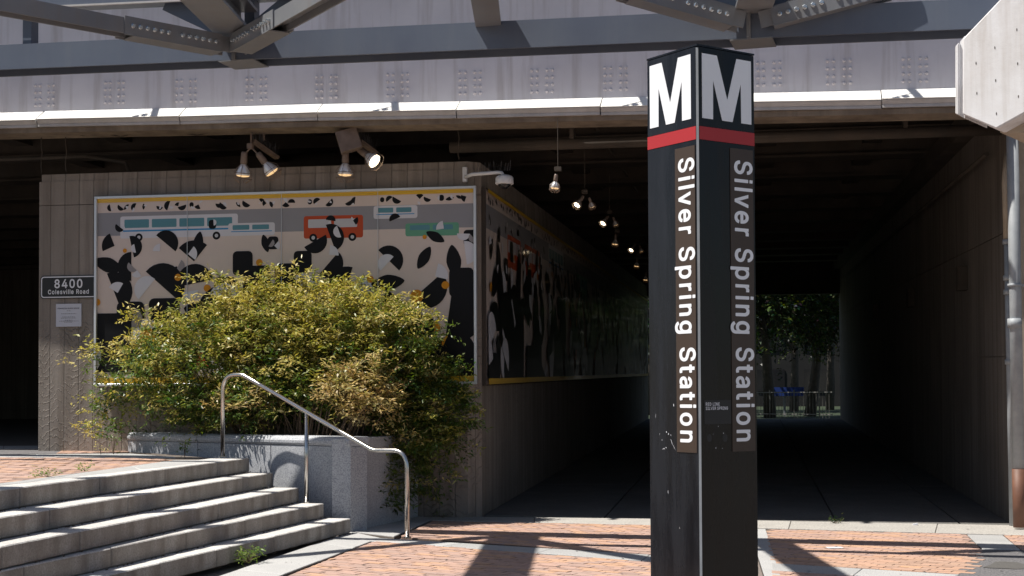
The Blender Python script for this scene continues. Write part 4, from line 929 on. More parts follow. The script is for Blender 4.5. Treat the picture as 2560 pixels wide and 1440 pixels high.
for px, py, w, h, a in ((1808, 1083, .003, .004, 0), (1795, 1066, .002, .003, 0), (1789, 1120, .004, .003, 0), (1805, 1121, .003, .002, 0), (1782, 1085, .0015, .002, 0)):
    u = ((hit(px, py, nR, nR.dot(pc)) - pc).dot(dR)) / PWID; chip(fR, u, zR(px, py), w, h, a)
stuff(s.build('paint_chips', 'white_sign', py_))
for px in (1773, 1812):
    u = ((hit(px, 1095, nR, nR.dot(pc)) - pc).dot(dR)) / PWID; z = zR(px, 1095)
    s = MB(); s.add([fR(u + .019 * math.cos(i * .5236) / PWID, z + .023 * math.sin(i * .5236), .0025) for i in range(12)], [tuple(range(12))]); s.build('removed_sticker_mark', 'black_sign', py_)

# ------------------------------------------------------------------ mural (a plain abstract stand-in in the same size and colours)
def pm(n, c, r=.5, coat=.0):
    m_, nt_, b_ = new_mat(n); v_ = N(nt_, 'ShaderNodeTexCoord').outputs['Object']
    nt_.links.new(mixc(nt_, ramp(nt_, noise(nt_, v_, 2.5, 5), .3, .7, 0, .25), c, tuple(x * .8 for x in c)), b_.inputs['Base Color'])
    b_.inputs['Specular IOR Level'].default_value = .15; b_.inputs['Roughness'].default_value = r; b_.inputs['Coat Weight'].default_value = coat; b_.inputs['Coat Roughness'].default_value = .06; return m_
ART = dict(ground=(.62, .53, .495), street=(.27, .27, .30), black=(.008, .008, .010), white=(.60, .60, .66), orange=(.60, .25, .02), red=(.46, .075, .03), blue=(.03, .24, .52), teal=(.10, .25, .31), green=(.13, .34, .235), shade=(.28, .26, .275), line=(.5, .5, .54))
AK = list(ART)
for k_, c_ in ART.items(): M['art_' + k_] = pm('print_' + k_, c_); M['gl_' + k_] = pm('glazed_print_' + k_, tuple(x * .8 for x in c_), .4, .22)
AM = ['art_' + k_ for k_ in AK]; AG = ['gl_' + k_ for k_ in AK]
class Art:
    def __init__(s, f, n, t0=0.0): s.f = f; s.n = n; s.L = 0; s.mb = MB()
    def shape(s, k, pts, lift=True):
        s.L += 1; s.mb.k = AK.index(k)
        s.mb.add([s.f(u, v, .0002 * s.L) for u, v in pts], [tuple(range(len(pts)))])
def peb(cx, cy, rx, ry, rot=0, n=20, e=2.4, tip=0.0):
    out = []
    for i in range(n):
        a = 2 * math.pi * i / n; c_, s__ = math.cos(a), math.sin(a)
        x = math.copysign(abs(c_) ** (2 / e), c_) * rx; y = math.copysign(abs(s__) ** (2 / e), s__) * ry
        x *= 1 - tip * y / ry
        out.append((cx + x * math.cos(rot) - y * math.sin(rot), cy + x * math.sin(rot) + y * math.cos(rot)))
    return out
def rrect(x0, x1, y0, y1, r=.03):
    o = []
    for cx, cy, a0 in ((x1 - r, y1 - r, 0), (x0 + r, y1 - r, 90), (x0 + r, y0 + r, 180), (x1 - r, y0 + r, 270)):
        for k in range(4): a = R(a0 + 30 * k); o.append((cx + r * math.cos(a), cy + r * math.sin(a)))
    return o
def cl_(pts, W_, H_, m=.0):
    p = pts
    for a, b_ in (((m, m), (W_ - m, m)), ((W_ - m, m), (W_ - m, H_ - m)), ((W_ - m, H_ - m), (m, H_ - m)), ((m, H_ - m), (m, m))):
        p = clip(p, a, b_)
        if len(p) < 3: return None
    return p
def paint(f, n, W_, H_, seed, side=False):
    r = random.Random(seed); A = Art(f, n)
    def put(k, pts):
        q = cl_(ccw(list(pts)), W_, H_, .0)
        if q: A.shape(k, q)
    put('ground', [(0, 0), (W_, 0), (W_, H_), (0, H_)])
    # grey band with plain colour blocks
    yb, yt = H_ * .80, H_ * .925
    put('street', [(0, yb), (W_, yb), (W_, yt), (0, yt)])
    x = .5 if not side else .8
    blocks = [('white', .34, 1.75, 'teal', 'blue'), ('white', 1.95, .68, 'teal', 'blue'), ('red', 3.05, .85, 'line', None), ('white', 4.05, .62, 'teal', 'blue'), ('green', 4.5, .75, 'teal', None)]
    if side: blocks = [('ground', .5, .9, None, None), ('red', 1.7, 1.2, 'line', None), ('red', 3.3, 1.6, 'line', None), ('white', 6, 2, 'teal', 'blue'), ('green', 10, 2, 'teal', None)]
    for c_, bx, bw, win, str_ in blocks:
        sc = W_ / 5.46 if not side else 1
        bx *= sc; bw *= sc; up_ = .09 if bx > 1.9 and c_ == 'white' else 0.0
        y0 = yb - (.10 if c_ in ('red', 'green') else .04) + up_ * 2; hh = .30 if bw > 1.2 else (.30 if c_ == 'red' else .17)
        if side: hh *= 1.6; y0 -= .3
        put(c_, rrect(bx, bx + bw, y0, y0 + hh, .03))
        if hh > .25 and not side and c_ in ('white', 'red', 'green'):
            for wx in (.16, .82): put('black', peb(bx + bw * wx, y0 + .01, .055, .055, 0, 14, 2)); put('line', peb(bx + bw * wx, y0 + .01, .025, .025, 0, 10, 2))
        if str_: put(str_, [(bx + .04, y0 + hh * .30), (bx + bw - .04, y0 + hh * .30), (bx + bw - .04, y0 + hh * .37), (bx + .04, y0 + hh * .37)])
        if win:
            k = max(2, int(bw / .38))
            for i in range(k):
                w0 = bx + .06 + i * (bw - .1) / k; put(win, rrect(w0, w0 + (bw - .1) / k - .04, y0 + hh * .47, y0 + hh * .85, .012))
    # a scatter of rounded stones, small above and large below
    rows = [(.955, .105, 44), (.85, .15, 12), (.75, .30, 15), (.64, .42, 12), (.52, .56, 10), (.37, .78, 9), (.20, 1.0, 8), (.02, 1.2, 7)]
    if side: rows = [(a, b_ * 1.25, int(c_ * W_ / 7)) for a, b_, c_ in rows]
    for fy, hh, cnt in rows:
        xs = [(i + r.uniform(.1, .9)) / cnt for i in range(cnt)]; r.shuffle(xs)
        for fx in xs:
            if r.random() < (.3 if fy > .8 else .15 if fy > .5 else 0.0): continue
            cx = fx * W_; cy = fy * H_ + r.uniform(-.12, .12) * hh; h = hh * r.uniform(.8, 1.15); w = h * r.uniform(.52, .72); ro = r.uniform(-.55, .55)
            ro = r.uniform(-3.1, 3.1)
            def wedge(k, cx, cy, rad, a0, a1, sq=1.0, rr=0.0):  # a sector of a disc
                pts = [(0, 0)] if a1 - a0 < 3.1 else []
                pts += [(rad * math.cos(a0 + (a1 - a0) * i / 14), rad * sq * math.sin(a0 + (a1 - a0) * i / 14)) for i in range(15)]
                put(k, [(cx + x * math.cos(rr) - y * math.sin(rr), cy + x * math.sin(rr) + y * math.cos(rr)) for x, y in pts])
            q = r.random()
            if q < .38: wedge('black', cx, cy, h * .55, 0, math.pi, 1, ro)
            elif q < .62: wedge('black', cx, cy, h * .62, 0, math.pi / 2, 1, ro)
            elif q < .82: put('black', peb(cx, cy, h * .48, h * .22, ro, 20, 1.5))
            else: put('black', rrect(cx - h * .3, cx + h * .3, cy - h * .35, cy + h * .35, .02 + h * .08))
            q = r.random()
            if q < .42: wedge('white', cx + r.uniform(-.4, .4) * h, cy + r.uniform(-.3, .3) * h, h * r.uniform(.2, .36), 0, math.pi, 1, ro + r.choice((1.57, 3.14)))
            elif q < .66: wedge('white', cx + r.uniform(-.4, .4) * h, cy + r.uniform(-.4, .4) * h, h * r.uniform(.25, .4), 0, math.pi / 2, 1, ro + 2.2)
            q = r.random()
            if hh > .2 and q < .25: put('orange', peb(cx + r.choice((-1, 1)) * h * .5, cy + r.uniform(-.4, .4) * h, h * .10, h * .10, 0, 16, 2))
            elif hh > .2 and q < .3: put('red', rrect(cx + h * .2, cx + h * .45, cy - h * .2, cy, .01))
            elif hh > .2 and q < .45: wedge('shade', cx + r.uniform(-.3, .3) * h, cy, h * .22, 0, math.pi, 1, ro + .8)
    for a, c_ in ((0, .075), (H_ - .05, H_ - .0)):
        put('orange', [(0, a), (W_, a), (W_, c_ - .0), (0, c_)]); A.L += 1
        A.mb.k = len(AM); A.mb.add([A.f(u_, v_, .0002 * A.L + .0003) for u_, v_ in ((0, a), (W_, a), (W_, c_), (0, c_))], [(0, 1, 2, 3)])
    return A.mb
yM = Y0 - .09
mTL, mTR, mBL, mBR = PY(238, 489, yM), PY(1191, 468, yM), PY(240, 969, yM), PY(1194, 957, yM)
MX0, MX1 = mTL.x, mTR.x; MZ0, MZ1 = (mBL.z + mBR.z) / 2, (mTL.z + mTR.z) / 2
print('mural', round(MX1 - MX0, 2), 'x', round(MZ1 - MZ0, 2))
mu = thing('mural_panel', ((MX0 + MX1) / 2, yM, MZ0), 'large framed mural panel of abstract black, white and orange shapes facing the plaza', 'mural')
s = MB(); s.box(MX0 + .01, MX1 - .01, yM + .012, Y0 - .003, MZ0 + .01, MZ1 - .01); s.build('backing_board', 'alu', mu)
fr_ = .035
for nm, a in (('frame_bar', (MX0, MX1, MZ1 - fr_, MZ1)), ('frame_bar', (MX0, MX1, MZ0, MZ0 + fr_)), ('frame_bar', (MX0, MX0 + fr_, MZ0 + fr_, MZ1 - fr_)), ('frame_bar', (MX1 - fr_, MX1, MZ0 + fr_, MZ1 - fr_))):
    s = MB(); s.box(a[0], a[1], yM - .035, yM + .010, a[2], a[3]); s.build(nm, 'alu', mu, bevel=.004)
aw, ah = MX1 - MX0 - 2 * fr_, MZ1 - MZ0 - 2 * fr_
paint(lambda u, v, t: Vector((MX0 + fr_ + u, yM + .010 - t * .2, MZ0 + fr_ + v)), None, aw, ah, 11).build('printed_artwork', AM + ['yellow'], mu)
# side mural along the underpass
MLEN = 30.5
ms = thing('mural_panel', (X0 + .06, Y0 + MLEN / 2, MZ0), 'long glossy dark mural panel running back along the underpass wall', 'mural')
xs_ = X0 + .06; hh_ = MZ1 - MZ0
def sm(u, v, t): return Vector((xs_ + t * .2, Y0 + CH + .03 + u, MZ0 + v + (u) * SL * .7))
paint(sm, None, MLEN, hh_, 23, True).build('printed_artwork', AG + ['yellow'], ms)
s = MB(); s.hexa([(X0 + .004, Y0 + CH + .02, MZ0 - .02), (xs_ - .002, Y0 + CH + .02, MZ0 - .02), (xs_ - .002, Y0 + CH + MLEN, MZ0 - .02 + MLEN * SL * .7), (X0 + .004, Y0 + CH + MLEN, MZ0 - .02 + MLEN * SL * .7)],
                 [(X0 + .004, Y0 + CH + .02, MZ1 + .02), (xs_ - .002, Y0 + CH + .02, MZ1 + .02), (xs_ - .002, Y0 + CH + MLEN, MZ1 + .02 + MLEN * SL * .7), (X0 + .004, Y0 + CH + MLEN, MZ1 + .02 + MLEN * SL * .7)])
s.build('backing_board', 'beam_dark', ms)

# ------------------------------------------------------------------ street number sign and plaque
ys = Y0 - .02
a, c_ = PY(101, 690, ys), PY(237, 745, ys)
sg = thing('address_sign', ((a.x + c_.x) / 2, ys, c_.z), 'black sign reading 8400 Colesville Road on the concrete wall', 'sign')
s = MB(); s.extr([Vector((x, ys, z)) for x, z in rrect(a.x, MX0 + .05, c_.z, a.z, .045)], (0, .015, 0)); s.build('sign_plate', 'black_sign', sg)
o_ = rrect(a.x + .012, MX0 + .045, c_.z + .012, a.z - .012, .04); i_ = rrect(a.x + .026, MX0 + .044, c_.z + .026, a.z - .026, .028)
s = MB(); n_ = len(o_); s.add([Vector((x, ys - .002, z)) for x, z in o_ + i_], [(k, (k + 1) % n_, n_ + (k + 1) % n_, n_ + k) for k in range(n_)]); s.build('border_line', 'white_sign', sg)
pz = lambda x, y: PY(x, y, ys - .003)
letters('lettering', '8400', 'white_sign', sg, pz(136, 720), (1, 0, 0), (0, 0, 1), pz(206, 720).x - pz(136, 720).x, pz(136, 698).z - pz(136, 719.5).z, .02)
letters('lettering', 'Colesville Road', 'white_sign', sg, pz(120, 735.5), (1, 0, 0), (0, 0, 1), pz(222, 735).x - pz(120, 735).x, pz(136, 724.5).z - pz(136, 735.5).z, .014, .012)
a, c_ = PY(140, 760, ys), PY(203, 816, ys)
pg = thing('plaque', ((a.x + c_.x) / 2, ys, c_.z), 'small silver plaque with fine lettering below the address sign', 'plaque')
s = MB(); s.box(a.x, c_.x, ys, Y0 - .002, c_.z, a.z); s.build('plate', 'plaque', pg)
letters('lettering', 'PENGUIN RUSH HOUR', 'plaque_ink', pg, pz(144.5, 773), (1, 0, 0), (0, 0, 1), pz(198, 760).x - pz(144.5, 760).x, .019, .008)
s = MB()
for px0, px1, py in ((167, 176, 777.5), (153, 190, 785), (155, 187, 793), (152, 190, 796), (162, 181, 801), (148, 196, 803.5), (160, 182, 806)):
    x = pz(px0, py).x; e_ = pz(px1, py).x; z = pz(px0, py).z
    while x < e_:
        w = rnd.uniform(.012, .03); s.add([(x, ys - .002, z), (min(x + w, e_), ys - .002, z), (min(x + w, e_), ys - .002, z + .006), (x, ys - .002, z + .006)], [(0, 1, 2, 3)]); x += w + .008
stuff(s.build('fine_print', 'plaque_ink', pg))

# ------------------------------------------------------------------ lamps
def cage(s, c, ax, r, L):
    ax = Vector(ax).normalized(); u = ax.cross(Vector((0, 0, 1))); u = u.normalized() if u.length > .1 else Vector((1, 0, 0)); w = ax.cross(u)
    for k in range(6):
        a = k * math.pi / 3; d = u * math.cos(a) + w * math.sin(a)
        s.tube([c + d * r * .35, c + d * r + ax * L * .35, c + d * r + ax * L * .8, c + d * r * .4 + ax * L], .004, 4)
    for t in (.45, .75):
        s.tube([c + ax * L * t + (u * math.cos(a) + w * math.sin(a)) * r for a in [i * math.pi / 6 for i in range(13)]], .004, 4)
def spot(parent, base, aim, lit, k=1.0):
    base = Vector(base); aim = Vector(aim).normalized()
    s = MB(); s.lathe(base, aim, [(0, .03 * k), (.02 * k, .038 * k), (.13 * k, .042 * k), (.15 * k, .03 * k)], 10); hd = s.build('lamp_holder', 'lamp_body', parent, smooth=True)
    s = MB(); s.lathe(base, aim, [(.14 * k, .03 * k), (.18 * k, .055 * k), (.25 * k, .085 * k), (.27 * k, .086 * k)], 14); s.build('reflector_bulb', 'lamp_glass', parent, smooth=True)
    s = MB(); s.lathe(base, aim, [(.271 * k, .080 * k), (.285 * k, .06 * k), (.292 * k, .01 * k)], 14); s.build('lens', 'lamp_lit' if lit else 'lamp_dim', parent, smooth=True)
    s = MB(); cage(s, base + aim * .15 * k, aim, .105 * k, .21 * k); s.build('wire_guard', 'lamp_body', parent)
def spikes(s, p, q, n, h, r0=.0016):
    p, q = Vector(p), Vector(q)
    for i in range(n):
        a = p + (q - p) * (i + rnd.random()) / n; d = Vector((rnd.uniform(-.3, .3), rnd.uniform(-.5, .5), 1)) * h * rnd.uniform(.7, 1.1)
        s.tube([a, a + d], [r0, r0 * .6], 3, False)
yl = Y0 - .42
P_ = lambda x, y, o=0: PY(x, y, yl + o)
l1 = thing('floodlight_pair', P_(655, 340), 'pair of caged floodlights on a slanting bracket left above the mural', 'floodlight', 'floodlights over the mural')
a, c_ = P_(632, 352), P_(693, 395, .35)
s = MB(); s.beam(a, c_, .09, .035); s.build('bracket_bar', 'lamp_body', l1)
s = MB(); s.beam(P_(628, 335), P_(628, 362), .02, .02, (0, 1, 0)); s.obox(P_(626, 366), (1, 0, 0), (0, 1, 0), (0, 0, 1), .035, .04, .035); s.build('junction_box', 'lamp_body', l1)
s = MB(); s.tube([P_(626, 370), P_(615, 382)], .012, 6); s.tube([P_(632, 372), P_(645, 386)], .012, 6); s.tube([P_(660, 352, .2), P_(660, 352, .2) + Vector((0, 0, .9))], .015, 6); s.build('arm', 'lamp_body', l1)
spot(l1, P_(611, 379), (-.12, .15, -1), False, 1.15); spot(l1, P_(644, 382), (.55, .25, -.8), False, 1.15)
s = MB(); spikes(s, a, c_, 60, .17); stuff(s.build('bird_spikes', 'spike', l1))
l2 = thing('floodlight_pair', P_(880, 340), 'pair of caged floodlights with boxy brown housing, right one glowing, above the mural', 'floodlight', 'floodlights over the mural')
c3 = P_(872, 352, -.12); axx = Vector((.9, .25, .28)).normalized(); 
s = MB(); s.obox(c3, axx, (-.25, .9, 0), (-.28, 0, .9), .14, .11, .14); s.build('housing', 'lamp_body', l2, bevel=.006)
s = MB(); a, c_ = P_(898, 352), P_(938, 382, .3); s.beam(a, c_, .09, .03); s.build('bracket_bar', 'lamp_body', l2)
s = MB(); s.tube([P_(872, 345, .1), P_(872, 345, .1) + Vector((0, 0, .9))], .015, 6); s.build('arm', 'lamp_body', l2)
spot(l2, P_(864, 376), (-.05, .1, -1), False, 1.15); spot(l2, P_(896, 372), (.72, -.25, -.55), True, 1.15)
s = MB(); spikes(s, a + Vector((-.05, 0, .02)), c_, 60, .17); stuff(s.build('bird_spikes', 'spike', l2))
# lamps along the underpass
XLMP = X0 + 1.25
LP = [(1395, 452, 0), (1462, 505, 1), (1524, 552, 1), (1543, 598, 0), (1591, 620, 1), (1596, 655, 0), (1618, 690, 0)]
lamps = []
for i, (px, py, lit) in enumerate(LP):
    p = PX(px, py, XLMP)
    if i == 0 or i == 1:
        t = thing('underpass_lamp', p, 'x', 'ceiling lamp', 'lamps hanging along the underpass ceiling')
        s = MB(); s.tube([p + Vector((0, 0, .12)), p + Vector((0, 0, .75))], .005, 6); s.obox(p + Vector((0, 0, .14)), (1, 0, 0), (0, 1, 0), (0, 0, 1), .04, .035, .025); s.build('hanger', 'beam_dark', t)
        spot(t, p + Vector((-.02, 0, .08)), (-.55 if lit else -.1, -.45 if lit else 0, -.85), bool(lit), .62)
        if lit: spot(t, p + Vector((.06, 0, .06)), (.3, .4, -1), False, .5)
        lamps.append(t)
    else:
        src = lamps[1] if lit else lamps[0]
        t = src.copy(); COL.objects.link(t); t.location = p
        for ch in src.children:
            cch = ch.copy(); COL.objects.link(cch); cch.parent = t
        lamps.append(t)
LBL = ['unlit caged underpass lamp nearest the mural corner', 'glowing twin lamp just beyond the nearest unlit underpass lamp', 'glowing twin lamp second in the row along the underpass', 'small dim lamp between the second and third glowing underpass lamps', 'glowing twin lamp third in the row, left of the pylon', 'dim lamp just below the third glowing underpass lamp', 'farthest dim underpass lamp, touching the pylon edge in view']
for t, l in zip(lamps, LBL): t['label'] = l

# seams where the mural's printed boards meet
for k_ in (1, 2, 3):
    x = MX0 + (MX1 - MX0) * k_ / 4; s = MB(); s.box(x - .0025, x + .0025, yM - .004, yM + .008, MZ0 + fr_, MZ1 - fr_); s.build('board_seam', 'alu', mu)
# security camera on its arm
yc = Y0 - .25
a = PY(1163, 437, Y0 - .02)
sc_ = thing('security_camera', a, 'white dome security camera on a horizontal arm at the wall corner', 'camera')
s = MB(); s.box(a.x - .03, a.x + .03, Y0 - .06, Y0 - .002, PY(1163, 456, Y0).z, PY(1163, 419, Y0).z); s.build('wall_plate', 'white_plastic', sc_, bevel=.006)
p1, p2, p3 = PY(1180, 436, yc), PY(1248, 431, yc), PY(1261, 440, yc)
s = MB(); s.tube([Vector((a.x, Y0 - .04, p1.z)), p1, p2 - Vector((.03, 0, 0)), p2 + Vector((.03, 0, -.005)), Vector((p3.x, yc, p2.z - .06))], .024, 10); s.build('arm', 'white_plastic', sc_, smooth=True)
s = MB(); s.lathe(Vector((p3.x, yc, PY(1261, 436, yc).z)), (0, 0, -1), [(0, .03), (.02, .09), (.04, .115), (.12, .118), (.13, .11)], 18); s.build('housing', 'white_plastic', sc_, smooth=True)
s = MB(); s.lathe(Vector((p3.x, yc, PY(1261, 458, yc).z)), (0, 0, -1), [(0, .085), (.03, .08), (.06, .055), (.08, .01)], 16); s.build('dome', 'dark_glass', sc_, smooth=True)
s = MB(); spikes(s, p1 + Vector((0, 0, .02)), p2 + Vector((.15, 0, .02)), 22, .13, .003); stuff(s.build('bird_spikes', 'spike', sc_))

# ------------------------------------------------------------------ foliage
rng = np.random.default_rng(5)
def leaf_cloud(name, centers, outs, cols, parent, nleaf=20, L=.074, Wd=.024, spray=.26, droop=.5, mat='leaf'):
    """pinnate sprays: leaflets set in pairs along short drooping stalks, one real two-faced blade each"""
    n = len(centers); C = np.asarray(centers); O = np.asarray(outs); O = O / (np.linalg.norm(O, axis=1, keepdims=True) + 1e-9)
    t = np.tile(np.linspace(.12, 1, nleaf), (n, 1)) + rng.normal(0, .03, (n, nleaf))
    side = np.tile(np.where(np.arange(nleaf) % 2, 1.0, -1.0), (n, 1))
    up = np.array([0, 0, 1.0]); S_ = np.cross(O, up); S_ /= (np.linalg.norm(S_, axis=1, keepdims=True) + 1e-6)
    sl = spray * rng.uniform(.6, 1.3, (n, 1))
    br_ = rng.normal(0, .35, (n, nleaf)) * sl * .5
    P = C[:, None, :] + O[:, None, :] * (t * sl)[:, :, None] + S_[:, None, :] * (side * .02 + br_)[:, :, None] + up * (-(t ** 2) * sl * droop * .5 + rng.normal(0, .02, (n, nleaf)))[:, :, None]
    P = P.reshape(-1, 3); k = len(P)
    D = (O[:, None, :] * .5 + S_[:, None, :] * (side[:, :, None] * .8) + rng.normal(0, .45, (n, nleaf, 3)) + np.array([0, 0, -.15])).reshape(-1, 3)
    D /= np.linalg.norm(D, axis=1, keepdims=True)
    Nn = rng.normal(0, .42, (k, 3)) + np.array([0, 0, 1.0]); Wv = np.cross(D, Nn); Wv /= (np.linalg.norm(Wv, axis=1, keepdims=True) + 1e-9)
    Nv = np.cross(Wv, D)
    ln = L * rng.uniform(.6, 1.3, (k, 1)); wd = Wd * rng.uniform(.7, 1.3, (k, 1))
    v = np.stack([P, P + D * ln * .45 + Wv * wd * .5 + Nv * wd * .15, P + D * ln - Nv * ln * .12, P + D * ln * .45 - Wv * wd * .5 + Nv * wd * .15], 1).reshape(-1, 3)
    org = np.array(parent['_org']); v = v - org
    me = bpy.data.meshes.new(name); me.vertices.add(4 * k); me.vertices.foreach_set('co', v.astype(np.float32).ravel())
    me.loops.add(4 * k); me.loops.foreach_set('vertex_index', np.arange(4 * k, dtype=np.int32))
    me.polygons.add(k); me.polygons.foreach_set('loop_start', np.arange(0, 4 * k, 4, dtype=np.int32)); me.polygons.foreach_set('loop_total', np.full(k, 4, np.int32))
    me.update(calc_edges=True)
    cc_ = np.repeat(np.asarray(cols), nleaf, 0) * rng.uniform(.7, 1.3, (k, 1)); cc_ = np.clip(cc_ + rng.normal(0, .012, (k, 3)), .004, .9)
    at = me.attributes.new('leafcol', 'FLOAT_COLOR', 'FACE'); at.data.foreach_set('color', np.hstack([cc_, np.ones((k, 1))]).astype(np.float32).ravel())
    me.materials.append(M[mat]); o = link(name, me, parent, Vector(parent['_org'])); o['kind'] = 'stuff'; return o
OL = np.array([(.50, .43, .12), (.44, .39, .11), (.33, .32, .08), (.56, .48, .20), (.20, .22, .055)])
GR = np.array([(.085, .14, .03), (.06, .105, .022), (.12, .18, .04), (.17, .20, .045)])
TN_ = np.array([(.52, .40, .18), (.46, .33, .14), (.48, .40, .20), (.34, .29, .10)])
def ellip(px, py, d, rx, ry, rz, n, shell=.55):
    """points inside a rounded mass centred where the photo shows it, rx across, ry in depth, rz up (metres)"""
    c = np.array(PD(px, py, d)); u = rng.normal(0, 1, (n, 3)); u /= np.linalg.norm(u, axis=1, keepdims=True)
    r = (shell + (1 - shell) * rng.random((n, 1))) ** .8
    r = r * (1 + .22 * np.sin(u[:, :1] * 7 + u[:, 2:] * 5 + px) * np.sin(u[:, 1:2] * 6 + py))
    q = u * r; s3, f3 = np.array(SIDE), np.array(FWD)
    p = c + s3 * q[:, :1] * rx + f3 * q[:, 1:2] * ry + np.array([0, 0, 1.0]) * q[:, 2:] * rz
    o = s3 * u[:, :1] + f3 * u[:, 1:2] + np.array([0, 0, .55]) + np.array([0, 0, 1]) * u[:, 2:] * .7
    return p, o + rng.normal(0, .35, o.shape)
def keep(p, o, ymax=Y0 - .14):
    k = p[:, 1] < ymax - .1; return p[k], o[k]
mid = (PA + PB) / 2
def mass(parent, spec, palfn, name='foliage', **kw):
    Ps, Os = [], []
    for e in spec: p, o = keep(*ellip(*e)); Ps.append(p); Os.append(o)
    P = np.vstack(Ps); O = np.vstack(Os); return leaf_cloud(name, P, O, palfn(P), parent, **kw), P
def pal_main(P):
    hgt = (P[:, 2] - 1.4) / 1.9; w = rng.random(len(P))
    k = (w + (hgt - .5) * 1.1) > .22
    a = OL[rng.integers(0, 5, len(P))]; g_ = GR[rng.integers(0, 4, len(P))]
    return np.where(k[:, None], a, g_)
sb = thing('nandina_shrub', (mid.x, mid.y + .6, zt - .1), 'broad yellow green leafy shrub filling the stone planter in front of the mural', 'shrub')
dm_ = 18.0
spec = [(560, 915, 18.45, 1.15, .42, .72, 430), (770, 818, 18.25, .80, .4, .55, 330), (640, 806, 18.4, .65, .38, .42, 240), (860, 832, 18.05, .75, .4, .52, 300), (470, 930, 18.75, .70, .4, .60, 230),
        (700, 900, 18.15, .95, .42, .55, 320), (930, 880, 17.95, .62, .4, .52, 220), (520, 1010, 18.4, .70, .35, .26, 90), (800, 960, 17.9, .7, .4, .46, 190), (370, 890, 18.9, .36, .3, .32, 50), (330, 960, 18.9, .42, .3, .36, 48),
        (1010, 820, 17.8, .30, .3, .32, 50), (700, 1010, 18.05, .8, .35, .3, 140), (285, 1050, 18.9, .30, .2, .3, 24), (255, 950, 19.0, .2, .2, .3, 14), (600, 1040, 18.3, .8, .3, .12, 70)]
_, PP = mass(sb, spec, pal_main)
# sprigs that stand free of the outline
cen, ou = [], []
for px, py in ((700, 700), (760, 690), (715, 680), (540, 715), (575, 722), (505, 700), (640, 690), (880, 712), (945, 745), (985, 765), (360, 800), (340, 800), (235, 880), (215, 905), (255, 1010), (235, 1060), (225, 1090), (270, 870), (820, 720), (455, 790), (480, 755), (1040, 800), (790, 735), (845, 745), (600, 742)):
    for k in range(5):
        cen.append(PD(px + rnd.uniform(-16, 16), py + rnd.uniform(-8, 12), 18.3 if px > 400 else 18.9)); ou.append((rnd.uniform(-1, 1), rnd.uniform(-.4, .2), rnd.uniform(.1, .9)))
leaf_cloud('sprigs', cen, ou, OL[rng.integers(0, 5, len(cen))], sb, nleaf=16, spray=.24)
def stems(parent, base_fn, tips, name='stem', r=.012):
    for t in tips:
        b0 = base_fn(t); t = Vector(t); m1 = b0.lerp(t, .5) + Vector((rnd.uniform(-.08, .08), rnd.uniform(-.05, .05), .12))
        s = MB(); s.tube([b0, b0.lerp(m1, .5) + Vector((0, 0, .03)), m1, t], [r, r * .8, r * .6, r * .3], 5); s.build(name, 'stem', parent)
idx = rng.choice(len(PP), 60, replace=False)
def bm(t):
    a = PA.lerp(PB, rnd.uniform(.12, .85)) + inn * .5; q = min(max((Vector(t) - PA).dot(pdir), .5), Lp - .4)
    a = PA + pdir * (q * .8 + .2) + inn * rnd.uniform(.38, .6); return Vector((a.x, min(a.y, Y0 - .2), zt - .1))
stems(sb, bm, PP[idx])
# the greener shrub hanging over the planter's right end
sg_ = thing('trailing_shrub', (PC.x - .5, Y0 - .5, zt - .1), 'dark green shrub spilling over the right end of the planter to the paving', 'shrub')
spec = [(1050, 1000, 18.0, .48, .32, .38, 140), (1085, 965, 18.1, .32, .3, .3, 80), (1050, 1090, 18.05, .40, .3, .30, 95), (1130, 1040, 18.1, .25, .25, .35, 70), (1010, 1090, 17.9, .35, .3, .3, 90), (1000, 1180, 17.95, .28, .2, .35, 70), (960, 1230, 17.75, .16, .15, .2, 34), (1075, 1170, 18.1, .25, .2, .25, 34), (985, 940, 17.9, .5, .35, .4, 120), (1030, 870, 17.9, .26, .3, .26, 44)]
def pal_g(P):
    k = rng.random(len(P)) < .22; return np.where(k[:, None], OL[rng.integers(2, 5, len(P))], GR[rng.integers(0, 4, len(P))])
_, PG = mass(sg_, spec, pal_g)
cen, ou = [], []
for px, py in ((1165, 1000), (1160, 1020), (1140, 940), (1120, 915), (1150, 1090), (1130, 1150), (1105, 1200), (1050, 1230), (935, 1260), (1090, 845), (1110, 835), (1160, 1060), (1090, 1130), (1120, 1110)):
    for k in range(3): cen.append(PD(px + rnd.uniform(-14, 14), py + rnd.uniform(-12, 12), 18.0)); ou.append((rnd.uniform(-.4, 1), rnd.uniform(-.4, .2), rnd.uniform(-.4, .6)))
leaf_cloud('sprigs', cen, ou, pal_g(np.array([tuple(c) for c in cen])), sg_, nleaf=14, spray=.24)
stems(sg_, lambda t: Vector((PC.x - rnd.uniform(.35, .8), Y0 - rnd.uniform(.25, .6), zt - .1)), PG[rng.choice(len(PG), 16, replace=False)])
# sunlit tan shrub lower right, between the two
st2_ = thing('tan_leaved_shrub', (PD(880, 1075, 17.5).x, PD(880, 1075, 17.5).y, zt - .1), 'orange tan leaved shrub low behind the handrail, over the planter coping', 'shrub')
spec = [(890, 985, 17.45, .42, .25, .20, 90), (900, 940, 17.5, .28, .22, .14, 45), (930, 1025, 17.4, .32, .22, .14, 50), (610, 1010, 17.9, .32, .2, .07, 26)]
_, PT = mass(st2_, spec, lambda P: TN_[rng.integers(0, 4, len(P))])
stems(st2_, lambda t: Vector((t[0] * .6 + (PA + pdir * .8 + inn * .4).x * .4, t[1] + .2, zt - .1)), PT[rng.choice(len(PT), 8, replace=False)], r=.008)

